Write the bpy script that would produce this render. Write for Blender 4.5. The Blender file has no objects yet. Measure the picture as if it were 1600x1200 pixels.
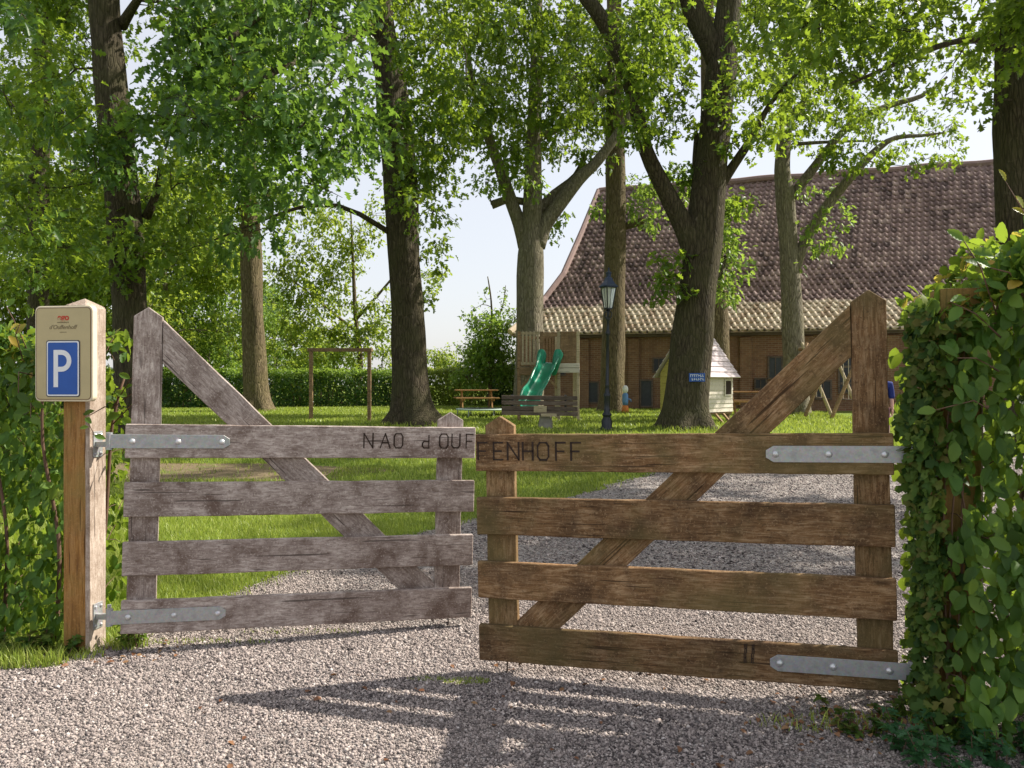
import bpy, bmesh, math, random
import numpy as np
from mathutils import Vector, Matrix
R = math.radians
random.seed(7)
RNG = np.random.default_rng(11)
scene = bpy.context.scene
COL = scene.collection
F = 1244.0          # focal length in photo pixels (28 mm on a 36 mm wide frame)
EYE = 1.55

# ------------------------------------------------------------------ ground height
GX = [-50, 5, 8, 12, 18, 24, 32, 60, 900]
GZ = [0, 0, .10, .27, .50, .56, .58, .60, .60]
def gz(Y): return float(np.interp(Y, GX, GZ))
def P(px, py, Y):
    """point of the place seen in this direction at depth Y (camera level, looking +Y)"""
    return Vector(((px - 800) / F * Y, Y, EYE - (py - 600) / F * Y))
def G(px, Y, dz=0): return Vector(((px - 800) / F * Y, Y, gz(Y) + dz))

# ------------------------------------------------------------------ object helpers
def tag(o, label=None, cat=None, group=None, kind=None):
    if label: o['label'] = label
    if cat: o['category'] = cat
    if group: o['group'] = group
    if kind: o['kind'] = kind
    return o
def empty(name, loc, rz=0, **k):
    o = bpy.data.objects.new(name, None); COL.objects.link(o)
    o.location = loc; o.rotation_euler = (0, 0, rz); o.empty_display_size = .2
    return tag(o, **k)
def link(name, me, mats, parent=None, loc=None, smooth=False, rot=None):
    o = bpy.data.objects.new(name, me); COL.objects.link(o)
    if not isinstance(mats, (list, tuple)): mats = [mats]
    for m in mats: me.materials.append(m)
    if parent: o.parent = parent
    if loc is not None: o.location = loc
    if rot is not None: o.rotation_euler = rot
    if smooth and len(me.polygons):
        me.polygons.foreach_set('use_smooth', np.ones(len(me.polygons), dtype=bool))
    return o
def copy_tree(o, parent=None):
    c = o.copy(); COL.objects.link(c); c.parent = parent
    for ch in list(o.children): copy_tree(ch, c)
    return c
def np_mesh(name, co, sizes, idx, matidx=None):
    me = bpy.data.meshes.new(name)
    co = np.ascontiguousarray(co, dtype=np.float32).reshape(-1)
    idx = np.ascontiguousarray(idx, dtype=np.int32).reshape(-1)
    sizes = np.asarray(sizes, dtype=np.int32)
    me.vertices.add(len(co) // 3); me.vertices.foreach_set('co', co)
    me.loops.add(len(idx)); me.loops.foreach_set('vertex_index', idx)
    me.polygons.add(len(sizes))
    st = np.zeros(len(sizes), dtype=np.int32); st[1:] = np.cumsum(sizes)[:-1]
    me.polygons.foreach_set('loop_start', st); me.polygons.foreach_set('loop_total', sizes)
    if matidx is not None: me.polygons.foreach_set('material_index', np.asarray(matidx, dtype=np.int32))
    me.update(calc_edges=True)
    return me

class MB:
    def __init__(s): s.v = []; s.f = []; s.m = []
    def add(s, vs, fs, mi=0):
        b = len(s.v); s.v += [tuple(v) for v in vs]
        s.f += [tuple(b + i for i in f) for f in fs]; s.m += [mi] * len(fs)
    def box(s, c, d, M=None, mi=0, taper=1.0):
        x, y, z = d[0] / 2, d[1] / 2, d[2] / 2
        vs = [Vector((sx * x * (taper if sz > 0 else 1), sy * y * (taper if sz > 0 else 1), sz * z)) for sz in (-1, 1) for sy in (-1, 1) for sx in (-1, 1)]
        if M is not None: vs = [M @ v for v in vs]
        vs = [v + Vector(c) for v in vs]
        s.add(vs, [(0, 2, 3, 1), (4, 5, 7, 6), (0, 1, 5, 4), (2, 6, 7, 3), (0, 4, 6, 2), (1, 3, 7, 5)], mi)
    def bar(s, a, b, w, h, mi=0, up=Vector((0, 0, 1))):
        a = Vector(a); b = Vector(b); d = (b - a); L = d.length; d.normalize()
        if abs(d.dot(up)) > .98: up = Vector((0, 1, 0))
        sd = d.cross(up).normalized(); u2 = sd.cross(d).normalized()
        M = Matrix((d, sd, u2)).transposed()
        s.box((a + b) / 2, (L, w, h), M, mi)
    def prism(s, poly, y0, y1, mi=0):
        """poly in x,z, extruded along y"""
        n = len(poly); vs = [(x, y0, z) for x, z in poly] + [(x, y1, z) for x, z in poly]
        fs = [tuple(range(n)), tuple(range(2 * n - 1, n - 1, -1))] + [(i, i + n, (i + 1) % n + n, (i + 1) % n) for i in range(n)]
        s.add(vs, fs, mi)
    def tube(s, pts, rad, sides=8, mi=0, cap=True, flare=0, rough=0, seed=0):
        pts = [Vector(p) for p in pts]; n = len(pts)
        rng = random.Random(seed)
        ph = [rng.uniform(0, 6.28) for _ in range(6)]
        b = len(s.v); prev = None
        for i, p in enumerate(pts):
            t = (pts[min(i + 1, n - 1)] - pts[max(i - 1, 0)])
            if t.length < 1e-9: t = Vector((0, 0, 1))
            t.normalize()
            if prev is None:
                a = Vector((1, 0, 0)) if abs(t.x) < .9 else Vector((0, 1, 0))
                e1 = (a - t * a.dot(t)).normalized()
            else: e1 = (prev - t * prev.dot(t)).normalized()
            prev = e1; e2 = t.cross(e1)
            h = (p - pts[0]).length
            fl = flare * math.exp(-h / .28) if flare else 0
            for k in range(sides):
                th = 2 * math.pi * k / sides
                r = rad[i]
                if rough:
                    r *= 1 + rough * (math.sin(3 * th + ph[0] + h * .7) * .5 + math.sin(5 * th + ph[1] - h * 1.3) * .35 + math.sin(2 * th + ph[2] + h * 2.1) * .5) * (1 + .6 * math.sin(h * 3.1 + ph[3]))
                if fl: r *= 1 + fl * (.55 + .45 * math.cos(5 * th + ph[4]) + .25 * math.cos(3 * th + ph[5]))
                s.v.append(tuple(p + e1 * (math.cos(th) * r) + e2 * (math.sin(th) * r)))
        for i in range(n - 1):
            for k in range(sides):
                k2 = (k + 1) % sides
                s.f.append((b + i * sides + k, b + i * sides + k2, b + (i + 1) * sides + k2, b + (i + 1) * sides + k)); s.m.append(mi)
        if cap:
            s.f.append(tuple(b + k for k in range(sides - 1, -1, -1))); s.m.append(mi)
            s.f.append(tuple(b + (n - 1) * sides + k for k in range(sides))); s.m.append(mi)
    def lathe(s, prof, c=(0, 0, 0), sides=16, mi=0):
        s.tube([(c[0], c[1], c[2] + z) for r, z in prof], [max(r, .0005) for r, z in prof], sides, mi)
    def mesh(s, name):
        me = bpy.data.meshes.new(name); me.from_pydata(s.v, [], s.f)
        me.polygons.foreach_set('material_index', np.array(s.m, dtype=np.int32)); me.update(); return me
    def build(s, name, mats, parent=None, loc=None, smooth=False, bevel=0, rot=None):
        me = s.mesh(name)
        if bevel:
            bm = bmesh.new(); bm.from_mesh(me)
            bmesh.ops.bevel(bm, geom=list(bm.edges), offset=bevel, segments=1, affect='EDGES', profile=.5, clamp_overlap=True)
            bm.to_mesh(me); bm.free()
        return link(name, me, mats, parent, loc, smooth, rot)

def catmull(pts, rad, step):
    """smooth resample of a limb"""
    P_ = [Vector(p) for p in pts]; o, r = [], []
    n = len(P_)
    for i in range(n - 1):
        p0 = P_[max(i - 1, 0)]; p1 = P_[i]; p2 = P_[i + 1]; p3 = P_[min(i + 2, n - 1)]
        k = max(1, int((p2 - p1).length / step))
        for j in range(k):
            t = j / k
            o.append(.5 * ((2 * p1) + (p2 - p0) * t + (2 * p0 - 5 * p1 + 4 * p2 - p3) * t * t + (3 * p1 - p0 - 3 * p2 + p3) * t ** 3))
            r.append(rad[i] * (1 - t) + rad[i + 1] * t)
    o.append(P_[-1]); r.append(rad[-1])
    return o, r

# ------------------------------------------------------------------ node helpers
def new_mat(name):
    m = bpy.data.materials.new(name); m.use_nodes = True
    nt = m.node_tree; nt.nodes.clear()
    out = nt.nodes.new('ShaderNodeOutputMaterial')
    return m, nt, out
class NT:
    def __init__(s, nt): s.nt = nt
    def n(s, t, props=None, **ins):
        nd = s.nt.nodes.new('ShaderNode' + t)
        for k, v in (props or {}).items(): setattr(nd, k, v)
        for k, v in ins.items():
            key = k.replace('_', ' ')
            if k.startswith('i') and k[1:].isdigit(): sock = nd.inputs[int(k[1:])]
            else: sock = nd.inputs[key]
            if isinstance(v, bpy.types.NodeSocket): s.nt.links.new(v, sock)
            else: sock.default_value = v
        return nd
    def link(s, a, b): s.nt.links.new(a, b)
    def ramp(s, fac, stops, interp='LINEAR'):
        nd = s.nt.nodes.new('ShaderNodeValToRGB'); nd.color_ramp.interpolation = interp
        el = nd.color_ramp.elements
        while len(el) < len(stops): el.new(.5)
        for e, (p, c) in zip(el, stops):
            e.position = p; e.color = (c[0], c[1], c[2], 1) if not isinstance(c, (int, float)) else (c, c, c, 1)
        s.nt.links.new(fac, nd.inputs[0]); return nd.outputs[0]
    def mix(s, fac, a, b, mode='MIX'):
        nd = s.nt.nodes.new('ShaderNodeMix'); nd.data_type = 'RGBA'; nd.blend_type = mode
        for sock, v in ((nd.inputs[0], fac), (nd.inputs[6], a), (nd.inputs[7], b)):
            if isinstance(v, bpy.types.NodeSocket): s.nt.links.new(v, sock)
            elif isinstance(v, (int, float)): sock.default_value = v
            else: sock.default_value = (v[0], v[1], v[2], 1)
        return nd.outputs[2]
    def math(s, op, a, b=0.0, clamp=False):
        nd = s.nt.nodes.new('ShaderNodeMath'); nd.operation = op; nd.use_clamp = clamp
        for sock, v in ((nd.inputs[0], a), (nd.inputs[1], b)):
            if isinstance(v, bpy.types.NodeSocket): s.nt.links.new(v, sock)
            else: sock.default_value = v
        return nd.outputs[0]
    def coord(s, scale=(1, 1, 1), rnd=False, kind='Object', rot=(0, 0, 0)):
        tc = s.n('TexCoord'); v = tc.outputs[kind]
        if rnd:
            oi = s.n('ObjectInfo'); add = s.n('VectorMath', {'operation': 'ADD'})
            sc = s.n('VectorMath', {'operation': 'SCALE'}, i0=(31.0, 17.0, 53.0)); s.link(oi.outputs['Random'], sc.inputs['Scale'])
            s.link(v, add.inputs[0]); s.link(sc.outputs[0], add.inputs[1]); v = add.outputs[0]
        mp = s.n('Mapping', Scale=scale, Rotation=rot); s.link(v, mp.inputs[0])
        return mp.outputs[0]
    def noise(s, vec, scale, detail=4, rough=.55, dist=0):
        nd = s.n('TexNoise', Vector=vec, Scale=scale, Detail=detail, Roughness=rough, Distortion=dist)
        return nd.outputs[0]
    def bump(s, h, strength=.3, dist=.01, normal=None):
        nd = s.n('Bump', Height=h, Strength=strength, Distance=dist)
        if normal is not None: s.link(normal, nd.inputs['Normal'])
        return nd.outputs[0]
def finish(N, out, color, rough=.7, bump=None, metal=0, spec=.35):
    b = N.n('BsdfPrincipled'); 
    for k, v in (('Base Color', color), ('Roughness', rough), ('Metallic', metal), ('Specular IOR Level', spec)):
        if isinstance(v, bpy.types.NodeSocket): N.link(v, b.inputs[k])
        elif k == 'Base Color': b.inputs[k].default_value = (v[0], v[1], v[2], 1)
        else: b.inputs[k].default_value = v
    if bump is not None: N.link(bump, b.inputs['Normal'])
    N.link(b.outputs[0], out.inputs[0]); return b
def plain(name, c, rough=.6, metal=0, var=.12, bumpscale=0, spec=.35):
    m, nt, out = new_mat(name); N = NT(nt)
    v = N.coord(rnd=True); ns = N.noise(v, 9, 5)
    col = N.mix(N.ramp(ns, [(.3, 0), (.7, 1)]), tuple(x * (1 - var) for x in c), tuple(min(1, x * (1 + var)) for x in c))
    bp = N.bump(N.noise(v, 60, 4), .25, .003) if bumpscale == 0 else N.bump(N.noise(v, bumpscale, 4), .5, .01)
    finish(N, out, col, rough, bp, metal, spec); return m
# ------------------------------------------------------------------ materials
def wood(name, dark, mid, light, grime, spec=.2, green=None, gscale=1.0, stain=.5, along=1.1):
    """weathered plank; grain runs along the object's local X"""
    m, nt, out = new_mat(name); N = NT(nt)
    v = N.coord((along, 15, 15), rnd=True); v2 = N.coord((1, 1, 1), rnd=True)
    vf = N.coord((2.2, 70, 70), rnd=True)
    g = N.noise(v, 5 * gscale, 7, .68, .6); gf = N.noise(vf, 6, 4, .6)
    bl = N.noise(v2, 5, 5, .62, .4); sp = N.noise(v2, 90, 3, .7)
    c = N.ramp(g, [(.30, dark), (.48, mid), (.68, light)])
    c = N.mix(N.math('MULTIPLY', N.ramp(bl, [(.42, 0), (.66, 1)]), stain), c, grime)
    c = N.mix(N.ramp(gf, [(.3, .45), (.5, 0)]), c, grime)
    # pale speckles of lichen
    c = N.mix(N.math('MULTIPLY', N.ramp(sp, [(.56, 0), (.68, 1)]), .6), c, light)
    c = N.mix(N.math('MULTIPLY', N.ramp(N.noise(v2, 55, 4, .75), [(.56, 0), (.66, 1)]), .55), c, grime)
    # cracks and knots
    vo = N.n('TexVoronoi', {'feature': 'F1'}, Vector=N.coord((1.0, .02, 3.2), rnd=True), Scale=2.6)
    sel = N.math('GREATER_THAN', N.n('SeparateColor', Color=vo.outputs['Color']).outputs[0], .62)
    kd = N.math('ADD', vo.outputs['Distance'], N.math('MULTIPLY', N.noise(v2, 30, 3), .06))
    kn = N.math('MULTIPLY', N.ramp(kd, [(.07, 1), (.16, 0)]), sel)
    spl = N.ramp(N.noise(N.coord((.9, 26, 26), rnd=True), 2.0, 2, .5), [(.655, 0), (.675, 1)])
    c = N.mix(N.math('MULTIPLY', spl, .8), c, tuple(x * .35 for x in dark))
    c = N.mix(N.math('MULTIPLY', kn, .75), c, tuple(x * .45 for x in dark))
    if green:
        gn = N.noise(v2, 2.2, 4, .6)
        c = N.mix(N.math('MULTIPLY', N.ramp(gn, [(.45, 0), (.62, 1)]), .6), c, green)
    ob = N.n('ObjectInfo').outputs['Random']
    c = N.mix(1.0, c, N.ramp(ob, [(0, .82), (1, 1.14)]), 'MULTIPLY')
    h = N.math('ADD', N.math('MULTIPLY', g, .7), N.math('MULTIPLY', gf, .5))
    h = N.math('SUBTRACT', h, N.math('MULTIPLY', kn, .3))
    finish(N, out, c, .8, N.bump(h, .55, .006), 0, spec); return m
M = {}
M['gate_grey'] = wood('weathered_grey_wood', (.19, .145, .125), (.36, .30, .27), (.60, .53, .48), (.12, .08, .062), stain=.9, along=3.2)
M['gate_brown'] = wood('weathered_brown_wood', (.09, .047, .019), (.225, .125, .056), (.42, .285, .16), (.048, .026, .014), stain=.75, along=1.8, green=(.13, .105, .04))
M['post_wood'] = wood('golden_post_wood', (.15, .068, .018), (.28, .135, .034), (.40, .23, .085), (.16, .09, .045), green=(.2, .17, .05), stain=.35)
M['post_side'] = wood('sunlit_post_side', (.24, .18, .135), (.39, .315, .255), (.54, .46, .39), (.17, .12, .085), stain=.7, along=2.5)  # sunlight on the post's right side and peak, put into a paler colour
M['play_wood'] = wood('play_wood', (.18, .10, .05), (.3, .19, .10), (.45, .32, .2), (.12, .08, .05))
M['pale_wood'] = wood('pale_wood', (.34, .27, .17), (.46, .38, .25), (.6, .52, .37), (.3, .23, .14), stain=.3)
M['white_wood'] = wood('white_wood', (.60, .54, .45), (.70, .64, .55), (.78, .73, .65), (.5, .44, .36), stain=.25)
M['yellow_wood'] = wood('yellow_wood', (.34, .29, .06), (.46, .40, .10), (.55, .48, .15), (.25, .2, .06), stain=.3)
M['orange_wood'] = wood('orange_wood', (.28, .14, .055), (.38, .21, .09), (.5, .32, .16), (.3, .13, .05), stain=.3)
M['dark_wood'] = wood('dark_bench_wood', (.085, .06, .05), (.14, .105, .085), (.22, .17, .14), (.06, .045, .035))
M['slate_roof'] = wood('pink_board_roof', (.5, .42, .44), (.62, .54, .56), (.75, .68, .68), (.42, .35, .36), stain=.3)
M['galv'] = None
def galv(name, c, rough):
    m, nt, out = new_mat(name); N = NT(nt)
    v = N.coord(rnd=True)
    vo = N.n('TexVoronoi', Vector=v, Scale=120.0).outputs['Color']
    col = N.mix(.18, c, vo, 'SOFT_LIGHT'); ns = N.noise(v, 25, 5)
    col = N.mix(N.ramp(ns, [(.45, 0), (.75, .6)]), col, tuple(x * .6 for x in c))
    col = N.mix(N.ramp(N.noise(v, 11, 6, .7), [(.6, 0), (.74, .55)]), col, (.2, .13, .07))
    finish(N, out, col, rough, N.bump(ns, .15, .002), .55, .5); return m
M['galv'] = galv('galvanised_steel', (.40, .41, .41), .5)
M['bolt'] = galv('bolt_steel', (.62, .63, .64), .3)
M['ink'] = plain('carved_dark', (.035, .022, .016), .9)
M['cream'] = plain('cream_enamel', (.46, .385, .21), .42, var=.05, spec=.4)
M['cream_edge'] = plain('cream_edge', (.66, .58, .42), .45, var=.06)
M['sign_dark'] = plain('dark_outline', (.03, .035, .06), .5)
M['sign_blue'] = plain('sign_blue', (.006, .075, .36), .32, var=.06, spec=.5)
M['sign_white'] = plain('sign_white', (.72, .74, .76), .4, var=.04)
M['red'] = plain('logo_red', (.5, .06, .03), .5)
M['grey_ink'] = plain('grey_lettering', (.2, .16, .09), .6)
M['lamp_black'] = plain('lamp_black', (.012, .015, .025), .35, var=.3, spec=.5)
M['lamp_blue'] = plain('lamp_blue_black', (.015, .03, .085), .35, var=.3, spec=.5)
M['slide_green'] = plain('slide_green', (.008, .22, .12), .28, var=.1, spec=.5)
M['navy'] = plain('navy_cloth', (.015, .03, .16), .85)
M['skin'] = plain('skin', (.55, .33, .25), .55, var=.05)
M['trousers'] = plain('mauve_cloth', (.30, .17, .18), .9)
M['hair'] = plain('brown_hair', (.06, .035, .02), .6)
M['white_paint'] = plain('white_paint', (.75, .75, .74), .5, var=.08)
M['blue_paint'] = plain('blue_paint', (.12, .25, .5), .5, var=.1)
M['orange_paint'] = plain('orange_paint', (.6, .2, .04), .5, var=.12)
M['dark_grey'] = plain('grey_shutter', (.05, .055, .065), .6, var=.15)
M['stone'] = plain('concrete', (.3, .28, .25), .9, var=.2)
M['rope'] = plain('rope', (.4, .36, .28), .9)
M['trampoline'] = plain('pale_green_canvas', (.35, .45, .4), .6, var=.1)

def glass():
    m, nt, out = new_mat('lantern_glass'); N = NT(nt)
    b = N.n('BsdfPrincipled'); b.inputs['Base Color'].default_value = (.85, .9, .88, 1)
    b.inputs['Roughness'].default_value = .12; b.inputs['Transmission Weight'].default_value = .55
    b.inputs['IOR'].default_value = 1.1
    N.link(b.outputs[0], out.inputs[0]); return m
M['glass'] = glass()

def bark(name, dark, mid, light, moss=None, mossamt=.5, sc=1.0):
    m, nt, out = new_mat(name); N = NT(nt)
    v = N.coord((9 * sc, 9 * sc, 1.6 * sc), rnd=True); v2 = N.coord((1, 1, 1), rnd=True)
    a = N.noise(v, 2.2, 8, .7, .8); b = N.noise(v, 6.5, 5, .65)
    big = N.noise(v2, 1.4, 5, .6, .5)
    vo = N.n('TexVoronoi', {'feature': 'DISTANCE_TO_EDGE'}, Vector=N.coord((13 * sc, 13 * sc, 2.3 * sc), rnd=True), Scale=1.3, Randomness=1.0)
    crack = N.ramp(vo.outputs['Distance'], [(.0, 1), (.14, 0)])
    c = N.ramp(a, [(.3, dark), (.5, mid), (.72, light)])
    c = N.mix(N.ramp(b, [(.35, .5), (.55, 0)]), c, dark)
    c = N.mix(N.math('MULTIPLY', crack, .55), c, tuple(x * .4 for x in dark))
    c = N.mix(N.ramp(N.noise(v2, 7, 4), [(.62, 0), (.74, .6)]), c, tuple(min(1, x * 1.35) for x in light))
    if moss:
        c = N.mix(N.math('MULTIPLY', N.ramp(big, [(.38, 0), (.62, 1)]), mossamt), c, moss)
    h = N.math('SUBTRACT', N.math('ADD', a, N.math('MULTIPLY', b, .4)), N.math('MULTIPLY', crack, .6))
    finish(N, out, c, .9, N.bump(h, .9, .035), 0, .15); return m
M['bark_dark'] = bark('dark_oak_bark', (.038, .03, .021), (.085, .068, .046), (.16, .132, .095), (.08, .08, .035), .45)
M['bark_grey'] = bark('grey_bark', (.11, .095, .07), (.24, .21, .16), (.40, .36, .28), (.2, .19, .10), .35)
M['bark_tan'] = bark('tan_bark', (.08, .06, .035), (.18, .14, .085), (.32, .26, .165), (.15, .13, .055), .4)

def leaf(name, cols, trans, tmix=.45, rough=.42, spec=.35):
    m, nt, out = new_mat(name); N = NT(nt)
    g = N.n('NewGeometry'); rnd = g.outputs['Random Per Island']
    n = len(cols); c = N.ramp(rnd, [(i / (n - 1) if n > 1 else 0, cols[i]) for i in range(n)])
    big = N.noise(N.coord((1, 1, 1), kind='Object'), .9, 3)
    c = N.mix(1.0, c, N.ramp(big, [(.35, .75), (.65, 1.25)]), 'MULTIPLY')
    p = N.n('BsdfPrincipled', Roughness=rough); p.inputs['Specular IOR Level'].default_value = spec
    N.link(c, p.inputs['Base Color'])
    t = N.n('BsdfTranslucent'); tc = N.mix(1.0, N.ramp(rnd, [(0, .75), (1, 1.2)]), trans, 'MULTIPLY'); N.link(tc, t.inputs[0])
    mx = N.n('MixShader'); mx.inputs[0].default_value = tmix
    N.link(p.outputs[0], mx.inputs[1]); N.link(t.outputs[0], mx.inputs[2]); N.link(mx.outputs[0], out.inputs[0])
    return m
M['leaf_oak'] = leaf('oak_leaf', [(.025, .06, .010), (.048, .11, .016), (.07, .145, .02), (.10, .18, .025)], (.32, .44, .035), .48)
M['leaf_teal'] = leaf('oak_leaf_blue_green', [(.022, .062, .014), (.036, .095, .02), (.052, .125, .024), (.07, .15, .026)], (.21, .35, .04), .45, .42, .4)
M['leaf_light'] = leaf('young_leaf', [(.07, .14, .02), (.1, .18, .03), (.13, .22, .035), (.15, .24, .05)], (.32, .46, .06), .5)
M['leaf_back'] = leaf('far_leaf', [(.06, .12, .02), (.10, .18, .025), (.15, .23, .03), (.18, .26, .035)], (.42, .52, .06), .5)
M['leaf_blue'] = leaf('distant_leaf', [(.09, .15, .11), (.12, .19, .13), (.14, .22, .14)], (.2, .3, .15), .4)  # bluish haze of distance put into the leaf colour
M['leaf_horn'] = leaf('hornbeam_leaf', [(.035, .09, .015), (.065, .15, .024), (.10, .20, .033), (.15, .25, .04)], (.32, .44, .04), .42, .5, .3)
M['leaf_shoot'] = leaf('golden_shoot_leaf', [(.15, .22, .03), (.24, .27, .04), (.4, .3, .05), (.45, .25, .05)], (.6, .5, .08), .5)
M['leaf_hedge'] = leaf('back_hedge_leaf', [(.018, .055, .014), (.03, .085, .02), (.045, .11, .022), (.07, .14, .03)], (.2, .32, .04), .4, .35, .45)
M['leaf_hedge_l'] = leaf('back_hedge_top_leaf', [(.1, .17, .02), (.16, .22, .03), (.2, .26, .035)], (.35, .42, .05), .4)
M['leaf_ivy'] = leaf('ivy_leaf', [(.02, .055, .012), (.045, .10, .02), (.08, .15, .028), (.13, .19, .035), (.15, .13, .04)], (.2, .3, .03), .35, .55, .2)
M['leaf_herb'] = leaf('herb_leaf', [(.03, .10, .04), (.045, .13, .055), (.06, .16, .06)], (.12, .3, .06), .4)
M['dead_leaf'] = leaf('dead_leaf', [(.14, .06, .03), (.22, .10, .05), (.3, .18, .09)], (.2, .1, .04), .2)
M['twig'] = plain('twig', (.12, .07, .045), .85, var=.3)
M['grass_blade'] = leaf('grass_blade', [(.14, .21, .025), (.2, .28, .04), (.28, .35, .06), (.38, .40, .12)], (.45, .55, .08), .35)

def lawn():
    m, nt, out = new_mat('lawn'); N = NT(nt)
    v = N.coord(kind='Object'); a = N.noise(v, .35, 6, .6); b = N.noise(v, 14, 5, .7); f = N.noise(v, 90, 3, .7)
    c = N.ramp(b, [(.3, (.10, .16, .022)), (.55, (.18, .26, .035)), (.75, (.28, .34, .07))])
    c = N.mix(N.ramp(a, [(.4, 0), (.65, .6)]), c, (.27, .27, .09))
    c = N.mix(N.ramp(N.noise(v, 1.7, 5, .65), [(.52, 0), (.66, .6)]), c, (.07, .14, .02))
    c = N.mix(N.ramp(f, [(.3, .5), (.5, 0)]), c, (.05, .09, .016))
    finish(N, out, c, .9, N.bump(N.math('ADD', b, f), .8, .03), 0, .1); return m
M['lawn'] = lawn()
def soil():
    m, nt, out = new_mat('bare_soil'); N = NT(nt)
    v = N.coord(kind='Object'); a = N.noise(v, 1.6, 6, .65, .5); b = N.noise(v, 30, 5, .7)
    c = N.ramp(b, [(.3, (.10, .075, .045)), (.6, (.21, .165, .10)), (.8, (.32, .27, .18))])
    c = N.mix(N.ramp(a, [(.5, 0), (.62, .7)]), c, (.10, .14, .03))
    finish(N, out, c, .95, N.bump(b, .8, .02), 0, .1); return m
M['soil'] = soil()
def gravel_sheet():
    m, nt, out = new_mat('gravel_bed'); N = NT(nt)
    v = N.coord(kind='Object')
    vo = N.n('TexVoronoi', Vector=v, Scale=62.0); vs = N.n('TexVoronoi', Vector=v, Scale=24.0)
    rn = N.n('SeparateColor', Color=vo.outputs['Color']).outputs[0]
    rn2 = N.n('SeparateColor', Color=vs.outputs['Color']).outputs[1]
    c = N.ramp(rn, [(0, (.05, .042, .04)), (.3, (.15, .125, .11)), (.6, (.29, .245, .22)), (1, (.5, .43, .38))])
    c = N.mix(.25, c, N.ramp(rn2, [(0, .12), (1, .6)]))
    c = N.mix(N.ramp(N.noise(v, .9, 5), [(.45, 0), (.7, .3)]), c, (.25, .22, .19))
    d = N.ramp(vo.outputs['Distance'], [(.0, 1), (.7, 0)])
    finish(N, out, c, .9, N.bump(d, 1.0, .014), 0, .15); return m
M['gravel_bed'] = gravel_sheet()
def pebble():
    m, nt, out = new_mat('pebbles'); N = NT(nt)
    rnd = N.n('NewGeometry').outputs['Random Per Island']
    c = N.ramp(rnd, [(0, (.035, .03, .03)), (.2, (.11, .093, .09)), (.45, (.25, .21, .195)), (.78, (.36, .305, .28)), (.96, (.46, .40, .365)), (1, (.6, .55, .52))])
    v = N.coord(kind='Object'); c = N.mix(N.ramp(N.noise(v, 1.1, 5), [(.42, 0), (.7, .4)]), c, (.33, .28, .25))
    finish(N, out, c, .8, None, 0, .25); return m
M['pebble'] = pebble()
def tiles():
    m, nt, out = new_mat('clay_pantiles'); N = NT(nt)
    rnd = N.n('NewGeometry').outputs['Random Per Island']
    tc = N.n('TexCoord').outputs['Object']; z = N.n('SeparateXYZ', Vector=tc).outputs[2]
    v = N.coord(kind='Object')
    c = N.ramp(rnd, [(0, (.07, .045, .042)), (.12, (.14, .092, .083)), (.45, (.22, .145, .13)), (.8, (.285, .195, .172)), (1, (.40, .29, .25))])
    c = N.mix(N.ramp(N.noise(v, .45, 6, .65), [(.45, 0), (.7, .55)]), c, (.13, .085, .085))
    c = N.mix(N.ramp(N.noise(v, 6, 5, .7), [(.5, 0), (.72, .5)]), c, (.36, .29, .25))
    # newer sandy tiles laid in the lowest courses
    zz = N.math('ADD', z, N.math('MULTIPLY', N.noise(v, 1.3, 3), .5))
    low = N.ramp(N.math('DIVIDE', zz, 10.0), [(.488, 1), (.5, 0)])
    sand = N.ramp(rnd, [(0, (.36, .26, .17)), (.3, (.55, .44, .31)), (1, (.68, .58, .43))])
    c = N.mix(low, c, sand)
    finish(N, out, c, .75, N.bump(N.noise(v, 18, 4), .4, .02), 0, .3); return m
M['tiles'] = tiles()
def brick():
    m, nt, out = new_mat('old_brick'); N = NT(nt)
    tc = N.n('TexCoord').outputs['Object']; s = N.n('SeparateXYZ', Vector=tc)
    cmb = N.n('CombineXYZ', X=N.math('ADD', s.outputs[0], s.outputs[1]), Y=s.outputs[2])
    br = N.n('TexBrick', Vector=cmb.outputs[0], Scale=1.0, Color1=(.17, .08, .05, 1), Color2=(.26, .135, .08, 1), Mortar=(.28, .22, .16, 1))
    br.inputs['Brick Width'].default_value = .23; br.inputs['Row Height'].default_value = .075; br.inputs['Mortar Size'].default_value = .009
    v = N.coord(kind='Object')
    c = N.mix(N.ramp(N.noise(v, .8, 6, .65), [(.45, 0), (.75, .55)]), br.outputs[0], (.25, .17, .10))
    c = N.mix(N.ramp(N.noise(v, 2.5, 6, .65), [(.45, 0), (.75, .7)]), c, (.16, .09, .06))
    finish(N, out, c, .9, N.bump(br.outputs[1], .5, -.01), 0, .15); return m
M['brick'] = brick()
# ------------------------------------------------------------------ ground sheets
ROWS = sorted(set([-60, -30, -15, -8, -4] + [round(i * .25, 2) for i in range(0, 249)] + [65, 70, 80, 100, 140, 200, 300, 500, 900]))
def gz_row(Y):   # same height as the ground sheet's own rows
    i = int(np.searchsorted(ROWS, Y)); i = min(max(i, 1), len(ROWS) - 1)
    a, b = ROWS[i - 1], ROWS[i]; t = (Y - a) / (b - a); return gz(a) * (1 - t) + gz(b) * t
def sheet(name, rows, fl, fr, nx, dz, mat, **k):
    vs, fs = [], []
    for j, Y in enumerate(rows):
        a, b = fl(Y), fr(Y)
        for i in range(nx + 1): vs.append((a + (b - a) * i / nx, Y, gz_row(Y) + dz))
    for j in range(len(rows) - 1):
        for i in range(nx):
            q = j * (nx + 1) + i; fs.append((q, q + 1, q + nx + 2, q + nx + 1))
    me = bpy.data.meshes.new(name); me.from_pydata(vs, [], fs); me.update()
    o = link(name, me, mat); tag(o, **k); return o
sheet('ground', ROWS, lambda Y: -700, lambda Y: 700, 8, 0, M['lawn'], kind='structure', label='green lawn running back to the barn and hedges')

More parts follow.
